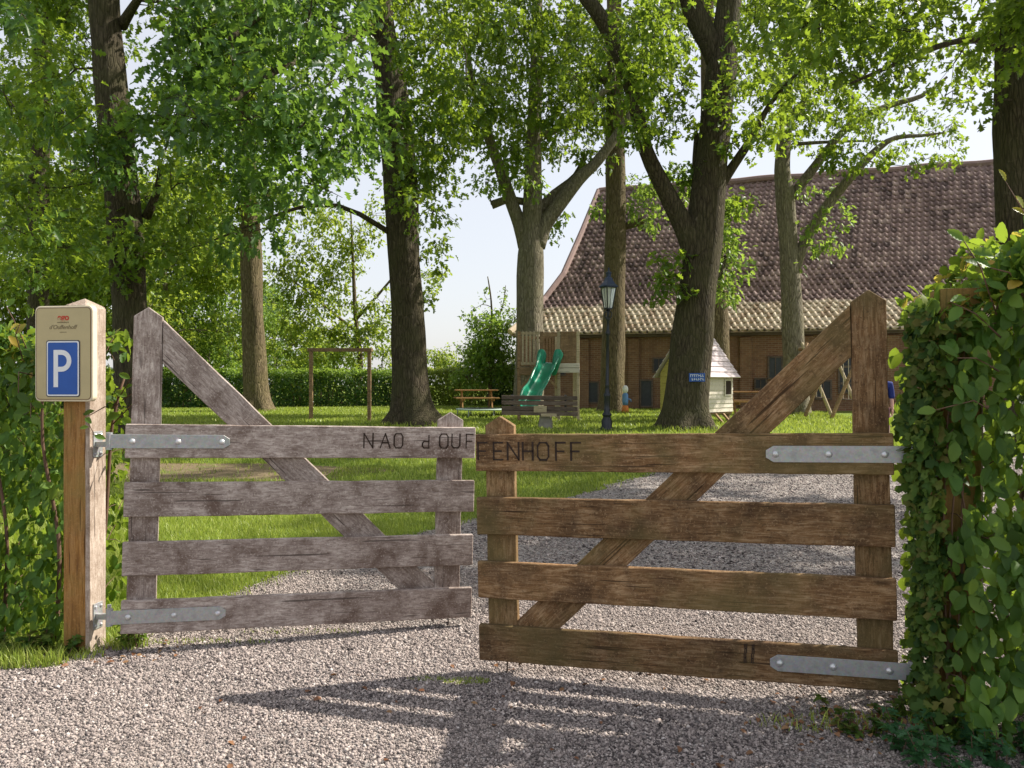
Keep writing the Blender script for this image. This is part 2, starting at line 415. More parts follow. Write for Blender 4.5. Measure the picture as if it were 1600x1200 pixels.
# gravel drive: left edge as a function of depth
EDGE_Y = [2.0, 4.22, 4.3, 4.45, 4.65, 5.8, 6.5, 7.5, 8.3, 9.3, 10.6, 11.6, 12.2, 12.8, 13.6, 15, 18, 22]
EDGE_X = [-30, -30, -3.4, -2.75, -2.4, -1.97, -1.72, -1.15, -.45, .45, 1.35, 2.1, 3.1, 4.4, 6.0, 7.6, 9.3, 10.2]
def drive_left(Y):
    x = float(np.interp(Y, EDGE_Y, EDGE_X))
    if Y > 4.4: x += .07 * math.sin(Y * 5.1) + .05 * math.sin(Y * 11.7 + 1)
    return x
def drive_right(Y): return 30.0 if Y < 13 else max(12.0 + .25 * (Y - 13), drive_left(Y) + .6)
drows = [r for r in ROWS if -8 <= r <= 4] + [4.05, 4.1, 4.15, 4.2] + [4.25 + i * .05 for i in range(0, 176)] + [r for r in ROWS if 13 < r <= 24]
drows = sorted(set(round(r, 3) for r in drows))
sheet('gravel_driveway', drows, drive_left, drive_right, 60, .006, M['gravel_bed'], kind='structure', label='pinkish grey gravel driveway under and in front of the gates')
# worn bare soil behind the left gate
def soil_w(Y):
    t = (Y - 10.7) / 1.9; return max(0.02, math.sin(math.pi * min(max(t, 0), 1))) ** .5
srows = [10.75 + i * .05 for i in range(38)]
sheet('soil_patch', srows, lambda Y: -6.3 - 1.2 * soil_w(Y) + .15 * math.sin(Y * 9), lambda Y: -4.6 + 2.7 * soil_w(Y) + .25 * math.sin(Y * 7), 10, .006, M['soil'], kind='structure', label='bare brown worn soil in the lawn behind the left gate')

# pebbles lying on the drive
def pebbles(n, y0, y1, s0, s1, seed):
    rng = np.random.default_rng(seed)
    Y = np.sqrt(rng.uniform(y0 ** 2, y1 ** 2, n)); X = rng.uniform(-.74, .74, n) * Y
    left = np.interp(Y, EDGE_Y, EDGE_X) + rng.normal(0, .06, n)
    wear = np.sin(X * 1.3 + .6 * np.sin(Y * .9)) * np.sin(Y * .8 + .5 * np.sin(X * 2.1)) + .35 * np.sin(X * 5.1 + Y * 3.3) * np.sin(Y * 6.1 - X * 2)
    k = (X > left) & ((wear < .55) | (rng.random(n) < .45)); X, Y = X[k], Y[k]; n = len(X)
    Z = np.interp(Y, GX, GZ) + .006
    s = rng.uniform(s0, s1, n) * (1 + .7 * (rng.random(n) > .93))
    base = np.array([(1, 0, 0), (0, 1, 0), (-1, 0, 0), (0, -1, 0), (0, 0, 1), (0, 0, -1)], float)
    v = base[None] * (1 + rng.uniform(-.35, .35, (n, 6, 3)))
    v = v + rng.uniform(-.22, .22, (n, 6, 3))
    v *= (s[:, None, None] * np.stack([rng.uniform(.45, .75, n), rng.uniform(.35, .6, n), rng.uniform(.28, .5, n)], 1)[:, None, :])
    th = rng.uniform(0, 6.28, n); c, sn = np.cos(th), np.sin(th)
    x = v[..., 0] * c[:, None] - v[..., 1] * sn[:, None]; y = v[..., 0] * sn[:, None] + v[..., 1] * c[:, None]
    ti = rng.uniform(-.5, .5, n); z = v[..., 2] + x * np.sin(ti)[:, None]
    co = np.stack([x + X[:, None], y + Y[:, None], z + (Z + s * .12)[:, None]], -1)
    tri = np.array([(0, 1, 4), (1, 2, 4), (2, 3, 4), (3, 0, 4), (1, 0, 5), (2, 1, 5), (3, 2, 5), (0, 3, 5)])
    idx = tri[None] + (np.arange(n) * 6)[:, None, None]
    return co.reshape(-1, 3), idx.reshape(-1)
ca, ia = pebbles(300000, 2.7, 6.4, .0075, .0165, 1)
cb, ib = pebbles(110000, 6.2, 13.0, .011, .024, 2)
pm = np_mesh('pebbles', np.vstack([ca, cb]), np.full((len(ia) + len(ib)) // 3, 3), np.concatenate([ia, ib + len(ca)]))
tag(link('gravel', pm, M['pebble']), 'loose pinkish grey pebbles covering the driveway', 'gravel', kind='stuff')

# grass
def in_soil(X, Y): return (Y > 10.9) & (Y < 12.5) & (X > -7) & (X < -2.6)
def grass(n, y0, y1, h0, h1, w, seed, fn=None, spread=.74):
    rng = np.random.default_rng(seed)
    Y = np.sqrt(rng.uniform(y0 ** 2, y1 ** 2, n)); X = rng.uniform(-spread, spread, n) * Y
    left = np.interp(Y, EDGE_Y, EDGE_X) + rng.normal(0, .08, n)
    k = (X < left) & ~(in_soil(X, Y) & (rng.random(n) < .93))
    X, Y = X[k], Y[k]; n = len(X)
    return blades(X, Y, rng.uniform(h0, h1, n), w, rng)
def blades(X, Y, h, w, rng, Z=None):
    n = len(X)
    if Z is None: Z = np.interp(Y, GX, GZ)
    th = rng.uniform(0, 6.28, n); dx, dy = np.cos(th), np.sin(th)
    la = rng.uniform(0, 6.28, n); ll = rng.uniform(.1, .8, n) * h
    p = np.stack([X, Y, Z], 1); wv = np.stack([dx, dy, 0 * dx], 1) * (w * rng.uniform(.6, 1.3, n))[:, None]
    mid = p + np.stack([np.cos(la) * ll * .35, np.sin(la) * ll * .35, h * .6], 1)
    tip = p + np.stack([np.cos(la) * ll, np.sin(la) * ll, h], 1)
    co = np.stack([p - wv, p + wv, mid + wv * .7, mid - wv * .7, tip], 1)
    return co.reshape(-1, 3), n
parts = [grass(150000, 4.3, 8.5, .03, .075, .0028, 3), grass(130000, 8.5, 16, .04, .08, .006, 4), grass(110000, 16, 34, .05, .09, .014, 5)]
# verge tufts at the foot of the left hedge, round trunks, moss tuft in the middle of the drive
rg = np.random.default_rng(6)
def tuft(cx, cy, rx, ry, n, h0, h1, w):
    a = rg.uniform(0, 6.28, n); r = np.sqrt(rg.random(n))
    X, Y = cx + np.cos(a) * r * rx, cy + np.sin(a) * r * ry
    parts.append(blades(X, Y, rg.uniform(h0, h1, n), w, rg))
tuft(-2.95, 4.38, .5, .10, 1500, .03, .13, .003); tuft(-2.45, 4.5, .15, .08, 160, .03, .08, .003); tuft(-2.26, 4.68, .12, .08, 260, .03, .10, .003)
tuft(-1.9, 4.75, .5, .05, 220, .015, .04, .003); tuft(-1.3, 4.95, .4, .05, 120, .015, .03, .003)
tuft(-.24, 4.13, .13, .045, 800, .008, .024, .002); tuft(-.45, 4.16, .1, .03, 160, .01, .025, .002)
tuft(1.55, 3.6, .5, .10, 260, .02, .07, .003)
for (px, Y, r) in ((402, 28, 1.2), (643, 20, 1.1), (826, 25, 1.2), (957, 27, 1.2), (1070, 18.5, 1.1), (1125, 27, 1), (1242, 25, 1.1), (1090, 27, 1.3), (205, 17, .9)):
    tuft((px - 800) / F * Y, Y, r, r * .9, 1200, .05, .17, .010)
off = 0; cs, ids, szs = [], [], []
for co, n in parts:
    q = np.arange(n)[:, None] * 5 + off
    ids.append(np.concatenate([q + np.array([[0, 1, 2, 3]]), q + np.array([[3, 2, 4]])], 1).reshape(-1))
    szs.append(np.tile([4, 3], n)); cs.append(co); off += len(co)
tag(link('grass', np_mesh('grass', np.vstack(cs), np.concatenate(szs), np.concatenate(ids)), M['grass_blade']), 'short mown grass of the lawn and verge', 'grass', kind='stuff')
# ------------------------------------------------------------------ leaves and trees
def fold(pts, mid):
    """leaf outline (half) + midrib -> verts and faces, both halves"""
    verts = [(0, y, z) for y, z in mid]; nm = len(mid)
    R_ = [(x, y, abs(x) * .35 - .22 * y * y) for x, y in pts]; L_ = [(-x, y, z) for x, y, z in R_]
    verts += R_ + L_; return verts, nm, len(pts)
def tmpl_oak():
    pts = [(.05, .12), (.30, .30), (.11, .42), (.36, .60), (.14, .68), (.20, .86)]
    mid = [(0, 0), (.5, -.05), (1, -.22)]
    v, nm, k = fold(pts, mid)
    r = [nm + i for i in range(k)]; l = [nm + k + i for i in range(k)]
    f = [[0] + r[:3] + [1], [1] + r[2:5] + [2], [r[4], r[5], 2], [l[i] for i in (2, 1, 0)] + [0, 1], [2, l[4], l[3], l[2], 1], [2, l[5], l[4]]]
    return np.array(v), f
def tmpl_oval(w=.33):
    pts = [(w * .62, .16), (w, .42), (w * .72, .74)]
    v, nm, k = fold(pts, [(0, 0), (.45, -.03), (1, -.25)])
    return np.array(v), [[0, 3, 4, 1], [1, 4, 5, 2], [1, 7, 6, 0], [2, 8, 7, 1]]
def tmpl_simple():
    v, nm, k = fold([(.30, .45)], [(0, 0), (1, -.2)])
    return np.array(v), [[0, 2, 1], [1, 3, 0]]
def tmpl_ivy():
    pts = [(.22, -.05), (.5, .22), (.24, .40), (.34, .72)]
    v, nm, k = fold(pts, [(0, 0), (.45, -.02), (1, -.15)])
    return np.array(v), [[0, 3, 4, 5, 1], [1, 5, 6, 2], [0, 1, 9, 8, 7], [1, 2, 10, 9]]
def tmpl_horn():
    """pointed toothed leaf with pleats along its side veins"""
    ys = [0, .1, .2, .3, .4, .5, .6, .7, .8, .9, 1.0]; V = []; n = len(ys)
    w = lambda y: .285 * math.sin(math.pi * min(1, y) ** .82) ** .8
    for i, y in enumerate(ys): V.append((0, y, -.20 * y * y - .02 * (i % 2)))
    for s in (1, -1):
        for i, y in enumerate(ys):
            yy = min(1.0, y + .07 * (0 < y < 1)); ww = w(y) * (1.0 if i % 2 else .93)
            V.append((s * ww, yy, ww * .30 - .20 * yy * yy + (.022 if i % 2 else -.016)))
    Fc = []
    for i in range(n - 1):
        Fc.append([i, n + i, n + i + 1, i + 1] if i else [0, n + 1, 1]); Fc.append([i + 1, 2 * n + i + 1, 2 * n + i, i] if i else [1, 2 * n + 1, 0])
    return np.array(V), Fc
T_HORN = tmpl_horn()
T_OAK, T_OVAL, T_SIMPLE, T_IVY = tmpl_oak(), tmpl_oval(), tmpl_simple(), tmpl_ivy()

def nrm(a): return a / np.maximum(np.linalg.norm(a, axis=-1, keepdims=True), 1e-9)
def leaf_mesh(name, sets):
    """sets: list of (base, axis, normal, size, template, matindex)"""
    co, ids, szs, mi, off = [], [], [], [], 0
    for base, ax, nm, s, (tv, tf), m in sets:
        n = len(base)
        if n == 0: continue
        ax = nrm(ax); side = nrm(np.cross(ax, nm)); nn = np.cross(side, ax)
        wid = RNG.uniform(.8, 1.2, n)
        v = base[:, None] + s[:, None, None] * (tv[None, :, 0, None] * wid[:, None, None] * side[:, None] + tv[None, :, 1, None] * ax[:, None] + tv[None, :, 2, None] * nn[:, None])
        co.append(v.reshape(-1, 3)); V = len(tv)
        flat = np.concatenate([np.array(f) for f in tf])
        ids.append((flat[None] + (np.arange(n) * V + off)[:, None]).reshape(-1))
        szs.append(np.tile([len(f) for f in tf], n)); mi.append(np.full(n * len(tf), m)); off += n * V
    return np_mesh(name, np.vstack(co), np.concatenate(szs), np.concatenate(ids), np.concatenate(mi))

def sprays(centers, outward, per, size, spread, rng, droop=.5):
    """rosettes of leaves round the tips of twigs"""
    n = len(centers) * per
    c = np.repeat(centers, per, 0); o = np.repeat(outward, per, 0)
    rnd = nrm(rng.normal(size=(n, 3)))
    ax = o * .55 + rnd * .95 + np.array([0, 0, -droop])
    base = c + rng.normal(size=(n, 3)) * spread
    up = np.array([0, 0, 1.0]) + rng.normal(size=(n, 3)) * .55
    s = size * rng.uniform(.45, 1.2, n)
    return base, ax, up, s

def cluster_leaves(c, r, cov, size, rng, flat=.75, per=9, tri=False):
    """leaf sprays filling an uneven clump"""
    nl = cov * math.pi * r * r / (.34 * size * size); ns = max(3, int(nl / per))
    d = nrm(rng.normal(size=(ns, 3))); rad = r * rng.uniform(.15, 1.0, ns) ** .6
    rad *= 1 + .25 * np.sin(d[:, 0] * 4 + d[:, 2] * 5 + rng.uniform(0, 6))
    p = d * rad[:, None]; p[:, 2] *= flat
    # thin out part of the clump so that sky shows through
    hole = nrm(rng.normal(size=(2, 3))) * r * .6
    for h in hole: 
        k = np.linalg.norm(p - h, axis=1) > r * .38; p, d = p[k], d[k]
    return np.array(c) + p, d

def tree(name, label, cat, bark_m, limbs, clusters, leafm, tm, size, seed, flare=.8, cov=1.8, group=None, twigs=True, crownlabel=None, per=9, rough=.05, sides=18, leaves2=None):
    """limbs: lists of (x, y, z, r); the first is the trunk. clusters: (x, y, z, r, matindex)"""
    rng = np.random.default_rng(seed); pr = random.Random(seed)
    base = Vector(limbs[0][0][:3])
    root = empty(name, base, label=label, cat=cat, group=group)
    mb = MB(); samples = []
    for li, L in enumerate(limbs):
        pts, rad = catmull([Vector(q[:3]) - base for q in L], [q[3] for q in L], .22 if li == 0 else .25)
        if li == 0:
            f_pts = [p for p in pts]
            mb.tube(f_pts, rad, sides + 8, flare=flare, rough=rough, seed=seed)
        else: mb.tube(pts, rad, max(8, sides - 6), rough=rough * 1.2, seed=seed + li)
        samples += [(p, r) for p, r in zip(pts, rad)]
    SP = np.array([tuple(p) for p, r in samples]); SR = np.array([r for p, r in samples])
    sets = {}
    # grow outwards: always join the clump that is nearest to wood that is already there
    CC = np.array([q[:3] for q in clusters]) - np.array(base); near = np.array([np.min(np.linalg.norm(SP - c, axis=1)) for c in CC]); left_ = list(range(len(CC))); order = []
    while left_:
        i = min(left_, key=lambda q: near[q]); left_.remove(i); order.append(i); near = np.minimum(near, np.linalg.norm(CC - CC[i], axis=1))
    clusters = [clusters[i] for i in order]
    for cx, cy, cz, cr, cm in clusters:
        c = np.array((cx, cy, cz)) - np.array(base)
        d = np.linalg.norm((SP - c) * np.array([1, 1, .8]), axis=1) + np.where(SP[:, 2] > c[2] + .3, 1.5, 0)
        i = int(np.argmin(d)); a = Vector(SP[i]); b = Vector(c)
        if twigs and (b - a).length > cr * .4:
            mid = (a + b) / 2 + Vector((pr.uniform(-.12, .12), pr.uniform(-.12, .12), pr.uniform(.0, .22))) * (b - a).length
            r0 = min(float(SR[i]) * .5, .012 + .014 * (b - a).length)
            q1 = a.lerp(mid, .5) + Vector((pr.uniform(-.05, .05), pr.uniform(-.05, .05), .05)) * (b - a).length
            pts, rad = catmull([a, q1, mid, b], [r0, r0 * .85, r0 * .65, r0 * .25], .5)
            mb.tube(pts, rad, 6, cap=False, seed=pr.randint(0, 999), rough=.05)
            SP = np.vstack([SP, np.array([tuple(q) for q in pts[1:]])]); SR = np.concatenate([SR, np.array(rad[1:]) * 1.3])
        p, o = cluster_leaves(c, cr, cov, size, rng, per=per)
        if twigs:
            for j in range(0, len(p), 4):
                e = Vector(p[j]); s0 = b.lerp(a, pr.uniform(0, .25))
                mm = (s0 + e) / 2 + Vector((pr.uniform(-.1, .1), pr.uniform(-.1, .1), pr.uniform(0, .15)))
                mb.tube([s0, mm, e], [.012, .008, .004], 3, cap=False)
        L_ = sprays(p, o, per, size, size * .55, rng)
        sets.setdefault(cm, []).append(L_)
    mb.build('trunk', bark_m, root, smooth=True)
    ss = []
    for cm, Ls in sets.items():
        ss.append(tuple(np.concatenate([l[k] for l in Ls]) for k in range(4)) + (tm, cm))
    me = leaf_mesh('crown', ss)
    o = link('crown', me, leafm if isinstance(leafm, list) else [leafm], root)
    if crownlabel: o['label'] = crownlabel
    return root

def LB(*pts, ground=False):
    """limb from (px, py, Y, width_px)"""
    out = []
    for i, (px, py, Y, w) in enumerate(pts):
        p = P(px, py, Y)
        if ground and i == 0: p.z = gz(Y) - .12
        out.append((p.x, p.y, p.z, w / F * Y / 2))
    return out
def RC(x0, y0, x1, y1, Ya, Yb, n, ra, rb=None, m=0, rng=None, skip=()):
    """clumps spread through a part of the crown, by view direction and depth"""
    rng = rng or RNG; out = []; rb = rb or ra
    g = int(math.ceil(math.sqrt(n * (x1 - x0) / max(1, y1 - y0)))); h = int(math.ceil(n / g)); k = 0
    for i in range(g):
        for j in range(h):
            if k >= n: break
            px = x0 + (i + rng.uniform(.05, .95)) / g * (x1 - x0); py = y0 + (j + rng.uniform(.05, .95)) / h * (y1 - y0)
            Y = rng.uniform(Ya, Yb); r = rng.uniform(ra, rb) / F * Y; k += 1
            if any(a < px < c and b < py < d for a, b, c, d in skip): continue
            p = P(px, py, Y); out.append((p.x, p.y, p.z, r, m))
    return out
def TOP(cx, Y, rx, ry, n, hi=4.5, lo=.8, m=0, r=1.1, seed=0):
    """the part of a crown above the picture"""
    rng = np.random.default_rng(seed + 100); out = []
    z0 = EYE + 600 / F * Y + lo
    for _ in range(n):
        a = rng.uniform(0, 6.28); q = math.sqrt(rng.random())
        out.append((cx + math.cos(a) * q * rx, Y + math.sin(a) * q * ry, rng.uniform(z0, z0 + hi), r * rng.uniform(.7, 1.2), m))
    return out
def wx(px, Y): return (px - 800) / F * Y

OAK = [M['leaf_oak'], M['leaf_teal'], M['leaf_light']]
def rngs(s): return np.random.default_rng(s)
# -- left foreground oak
r_ = rngs(21)
tree('oak_tree', 'dark leafy oak behind the left gate post, its trunk half hidden by the gate', 'tree', M['bark_dark'],
     [LB((212, 690, 17, 58), (209, 640, 17, 54), (203, 480, 17, 50), (195, 350, 16.9, 52), (180, 200, 16.6, 50), (166, 60, 16.5, 46), (160, -60, 16.4, 44), (152, -350, 16.3, 30), (150, -600, 16.3, 8), ground=True),
      LB((228, 340, 17, 14), (245, 300, 16.8, 10), (250, 260, 16.6, 7)), LB((190, 40, 16.6, 18), (215, 0, 16, 12), (260, -60, 15, 7))],
     RC(20, -60, 430, 300, 13.5, 18.5, 36, 48, 76, 0, r_, skip=((110, -60, 235, 175), (150, 255, 255, 420))) + RC(10, 290, 330, 400, 14, 18.5, 13, 38, 60, 0, r_) + RC(140, 190, 230, 300, 15, 16, 4, 40, 50, 1, r_) + RC(180, 380, 260, 450, 16.1, 16.4, 3, 24, 30, 0, r_)
     + TOP(-8, 16, 3.5, 4, 20, seed=1), OAK, T_OAK, .20, 1)
r_ = rngs(22)
tree('oak_tree', 'slender oak at the far left, seen between the sign post and the picture edge', 'tree', M['bark_dark'],
     [LB((62, 665, 24, 36), (60, 560, 24, 31), (60, 400, 24, 30), (62, 250, 24, 28), (66, 100, 24, 26), (68, -100, 24, 20), (70, -400, 24, 6), ground=True)],
     RC(-60, -60, 150, 420, 20, 26, 18, 50, 75, 0, r_) + TOP(-14, 24, 3.5, 4, 12, seed=2), OAK, T_OAK, .20, 2)
r_ = rngs(23)
tree('oak_tree', 'middle left oak with a pale barkless streak at its base, by the dark hedge', 'tree', M['bark_tan'],
     [LB((402, 648, 28, 44), (400, 600, 28, 38), (395, 500, 28, 33), (393, 400, 28, 32), (388, 300, 28, 30), (384, 100, 28, 26), (380, -200, 28, 18), (380, -450, 28, 6), ground=True),
      LB((388, 395, 28, 12), (376, 372, 27.8, 10), (370, 362, 27.7, 8))],
     RC(290, 20, 480, 330, 24, 29, 15, 45, 62, 0, r_) + RC(290, 300, 372, 360, 26, 29, 3, 36, 40, 0, r_) + TOP(-9.5, 28, 4, 4, 7, seed=3), OAK, T_OAK, .20, 3, flare=.9)
# -- big centre oak; its near boughs reach forward over the drive
r_ = rngs(24)
tree('oak_tree', 'big central oak with a flared root foot right behind the two gate ends', 'tree', M['bark_dark'],
     [LB((645, 668, 20, 84), (643, 640, 20, 66), (641, 600, 20, 58), (638, 500, 20, 50), (630, 380, 20, 50), (626, 280, 20, 53), (617, 200, 20, 54), (608, 120, 20, 45), (595, 50, 20, 46), (589, 0, 20, 48), (583, -150, 20, 40), (580, -500, 20, 14), ground=True),
      LB((585, 40, 19.9, 20), (540, 60, 18, 16), (470, 90, 15, 13), (400, 130, 12.5, 10), (340, 180, 11, 5)),
      LB((583, -60, 19.9, 22), (520, -40, 16, 18), (440, 0, 13, 13), (360, 60, 11.5, 8)),
      LB((622, 180, 20, 12), (680, 140, 20, 9), (740, 120, 20, 5))],
     RC(250, -50, 600, 230, 10.5, 14, 30, 50, 82, 1, r_) + RC(400, 200, 600, 310, 11, 15, 9, 42, 64, 1, r_) + RC(330, 200, 480, 400, 12, 16, 7, 36, 52, 1, r_) + RC(-20, -20, 110, 200, 12, 14, 4, 40, 60, 1, r_) + RC(20, 330, 480, 460, 17, 20, 8, 34, 50, 0, r_) + RC(600, -30, 770, 240, 17, 21, 17, 42, 60, 0, r_) + RC(560, 150, 640, 215, 18.4, 19, 3, 32, 40, 1, r_)
     + RC(630, 220, 720, 330, 18, 20.5, 7, 34, 46, 0, r_) + RC(655, 340, 690, 480, 19.2, 20.5, 5, 16, 26, 0, r_) + RC(575, 0, 640, 60, 18.5, 19, 1, 25, 30, 0, r_) + TOP(-3.2, 19, 5, 5.5, 22, seed=4), OAK, T_OAK, .19, 4, flare=.9)
# -- V-shaped tree behind the play tower
r_ = rngs(25)
tree('plane_tree', 'pale grey tree behind the play tower, forking into a wide V of limbs', 'tree', M['bark_grey'],
     [LB((826, 655, 25, 48), (828, 560, 25, 45), (828, 470, 25, 42), (829, 400, 25, 41), (831, 360, 25, 34), (832, 300, 25, 28), (835, 200, 25, 23), (838, 100, 25, 19), (840, -80, 25, 14), (842, -300, 25, 5), ground=True),
      LB((822, 385, 25, 24), (812, 350, 25, 22), (797, 310, 25, 20), (778, 255, 24.8, 17), (757, 195, 24.5, 15), (735, 110, 24, 9), (720, 30, 23.5, 5)),
      LB((838, 385, 25, 28), (852, 350, 25, 24), (875, 318, 25, 22), (905, 280, 25, 20), (935, 250, 25, 17), (975, 195, 25, 13), (1010, 140, 25, 7)),
      LB((840, 330, 25.3, 18), (868, 303, 25.4, 17), (900, 275, 25.5, 12), (915, 240, 25.5, 7)), LB((818, 315, 25, 12), (790, 312, 25, 13), (768, 320, 25, 14)),
      LB((836, 220, 25, 14), (880, 195, 25, 11), (935, 150, 25, 9), (980, 120, 25, 5))],
     RC(690, -50, 950, 190, 22, 27, 30, 45, 62, 0, r_) + RC(725, 180, 930, 250, 23, 26.5, 9, 32, 44, 0, r_) + RC(735, 265, 840, 300, 24, 25.5, 3, 26, 34, 2, r_) + RC(850, 340, 890, 372, 24.8, 25.6, 2, 20, 24, 2, r_) + RC(870, 220, 940, 270, 24.5, 26, 3, 24, 32, 0, r_)
     + TOP(.6, 25, 4, 4, 8, seed=5), OAK, T_OAK, .21, 5, flare=.5)
# -- straight trunk behind the lamp
r_ = rngs(26)
tree('plane_tree', 'straight slim tan trunk standing just behind the street lamp', 'tree', M['bark_tan'],
     [LB((957, 642, 27, 46), (957, 600, 27, 38), (960, 450, 27, 33), (962, 300, 27, 31), (961, 180, 27, 28), (960, 80, 27, 25), (958, -200, 27, 16), (958, -400, 27, 5), ground=True),
      LB((975, 355, 27, 10), (990, 350, 27, 12), (1005, 345, 27, 10)), LB((958, 140, 27, 12), (900, 80, 26.5, 8), (860, 20, 26, 4))],
     RC(890, 20, 1010, 190, 26, 28, 9, 36, 46, 0, r_) + RC(990, 290, 1035, 350, 26.5, 27.5, 4, 26, 32, 2, r_) + RC(925, 300, 945, 330, 26.8, 27.2, 1, 20, 22, 2, r_) + TOP(3.4, 27, 3.5, 3.5, 10, seed=6), OAK, T_OAK, .19, 6, flare=.5)
# -- main right oak
r_ = rngs(27)
tree('oak_tree', 'thick forked oak right of the lamp with a small blue plate on its trunk', 'tree', M['bark_dark'],
     [LB((1070, 678, 18.5, 78), (1071, 640, 18.5, 70), (1076, 590, 18.5, 66), (1081, 530, 18.5, 62), (1090, 450, 18.5, 58), (1099, 385, 18.5, 58), (1106, 310, 18.5, 54), (1114, 240, 18.5, 50), (1121, 160, 18.5, 47), (1127, 100, 18.5, 46), (1132, 60, 18.5, 42), (1138, 10, 18.5, 38), (1143, -60, 18.5, 34), (1150, -350, 18.5, 12), ground=True),
      LB((1124, 105, 18.5, 34), (1108, 65, 18.5, 34), (1088, 30, 18.5, 34), (1072, -20, 18.5, 30), (1050, -120, 18.5, 22), (1030, -300, 18.5, 8)),
      LB((1088, 420, 18.4, 34), (1076, 370, 18.4, 35), (1052, 322, 18.4, 30), (1028, 275, 18.3, 26), (1010, 235, 18.2, 22), (996, 180, 18, 22), (982, 120, 18, 25), (955, 55, 17.8, 26), (928, 12, 17.6, 23), (900, -30, 17.5, 20), (850, -150, 17, 10)),
      LB((984, 125, 18, 16), (1010, 80, 18, 12), (1045, 20, 18, 9), (1070, -60, 18, 5)),
      LB((1118, 300, 18.5, 20), (1145, 260, 18.4, 15), (1175, 215, 18.2, 12), (1205, 160, 18, 8), (1250, 110, 17.5, 4)),
      LB((1094, 340, 18.6, 16), (1088, 270, 18.9, 14), (1090, 210, 19, 10)),
      LB((1075, 455, 18.5, 10), (1058, 450, 18.3, 7), (1045, 440, 18.1, 4)), LB((1112, 440, 18.7, 9), (1128, 425, 18.9, 6), (1134, 400, 19, 4))],
     RC(950, -50, 1230, 130, 15.5, 19.5, 26, 40, 56, 0, r_, skip=((1050, -60, 1165, 120),)) + RC(975, 110, 1230, 215, 16.2, 19, 12, 32, 46, 0, r_) + RC(1140, 190, 1200, 250, 17.5, 18.5, 3, 28, 36, 0, r_) + RC(990, 180, 1040, 240, 17.4, 18, 2, 28, 34, 0, r_) + RC(1040, 250, 1095, 300, 18.8, 19.4, 3, 28, 34, 2, r_)
     + RC(1025, 405, 1062, 470, 17.9, 18.3, 6, 20, 28, 0, r_) + RC(1120, 310, 1150, 465, 18.9, 19.6, 14, 18, 26, 2, r_) + RC(1145, 315, 1175, 345, 19, 19.4, 3, 18, 24, 0, r_) + TOP(5, 18, 4.5, 4, 12, seed=7), OAK, T_OAK, .19, 7, flare=.75)
# -- trunk half hidden behind the main right oak
r_ = rngs(28)
tree('plane_tree', 'tan trunk half hidden behind the forked oak, beside the playhouse roof', 'tree', M['bark_tan'],
     [LB((1122, 652, 27, 46), (1122, 600, 27, 38), (1120, 520, 27, 36), (1117, 440, 27, 34), (1112, 320, 27, 30), (1108, 180, 27, 26), (1105, 0, 27, 20), (1100, -300, 27, 6), ground=True)],
     RC(1080, 0, 1150, 90, 26.5, 28, 3, 40, 46, 0, r_) + TOP(6.7, 27, 3, 3, 9, seed=8), OAK, T_OAK, .19, 8, flare=.5)
# -- limb tree in front of the barn roof
r_ = rngs(29)
tree('plane_tree', 'pale crooked tree in front of the barn roof, with a leafy limb leaning right', 'tree', M['bark_grey'],
     [LB((1243, 655, 25, 44), (1241, 560, 25, 34), (1237, 470, 25, 31), (1232, 380, 25, 28), (1226, 300, 25, 28), (1222, 265, 25, 24), (1226, 200, 25, 21), (1230, 140, 25, 17), (1232, 60, 25, 13), (1236, -60, 25, 10), (1238, -250, 25, 4), ground=True),
      LB((1241, 425, 25, 17), (1250, 395, 25, 18), (1268, 358, 24.9, 17), (1298, 315, 24.7, 16), (1335, 270, 24.3, 14), (1372, 232, 24, 11), (1400, 215, 23.8, 7), (1440, 212, 23.6, 5), (1475, 207, 23.5, 2)),
      LB((1232, 315, 25, 16), (1250, 290, 25, 16), (1272, 262, 24.8, 14), (1300, 225, 24.5, 12), (1335, 190, 24.2, 10), (1390, 165, 24, 9), (1440, 150, 23.8, 7), (1480, 120, 23.5, 4)),
      LB((1230, 185, 25, 13), (1250, 168, 25, 14), (1262, 155, 25, 12)), LB((1245, 225, 25, 6), (1290, 222, 24.6, 5), (1360, 220, 24.2, 3))],
     RC(1180, -20, 1340, 160, 22, 26, 14, 36, 50, 0, r_) + RC(1225, 140, 1420, 250, 21.5, 25, 13, 26, 40, 0, r_) + RC(1330, 190, 1500, 262, 22.5, 24.5, 10, 18, 28, 0, r_) + RC(1252, 290, 1325, 395, 24.5, 25, 9, 13, 20, 2, r_) + RC(1232, 410, 1246, 420, 24.8, 24.9, 1, 8, 9, 2, r_)
     + TOP(9, 25, 4, 3.5, 7, seed=9), OAK, T_OAK, .20, 9, flare=.4)
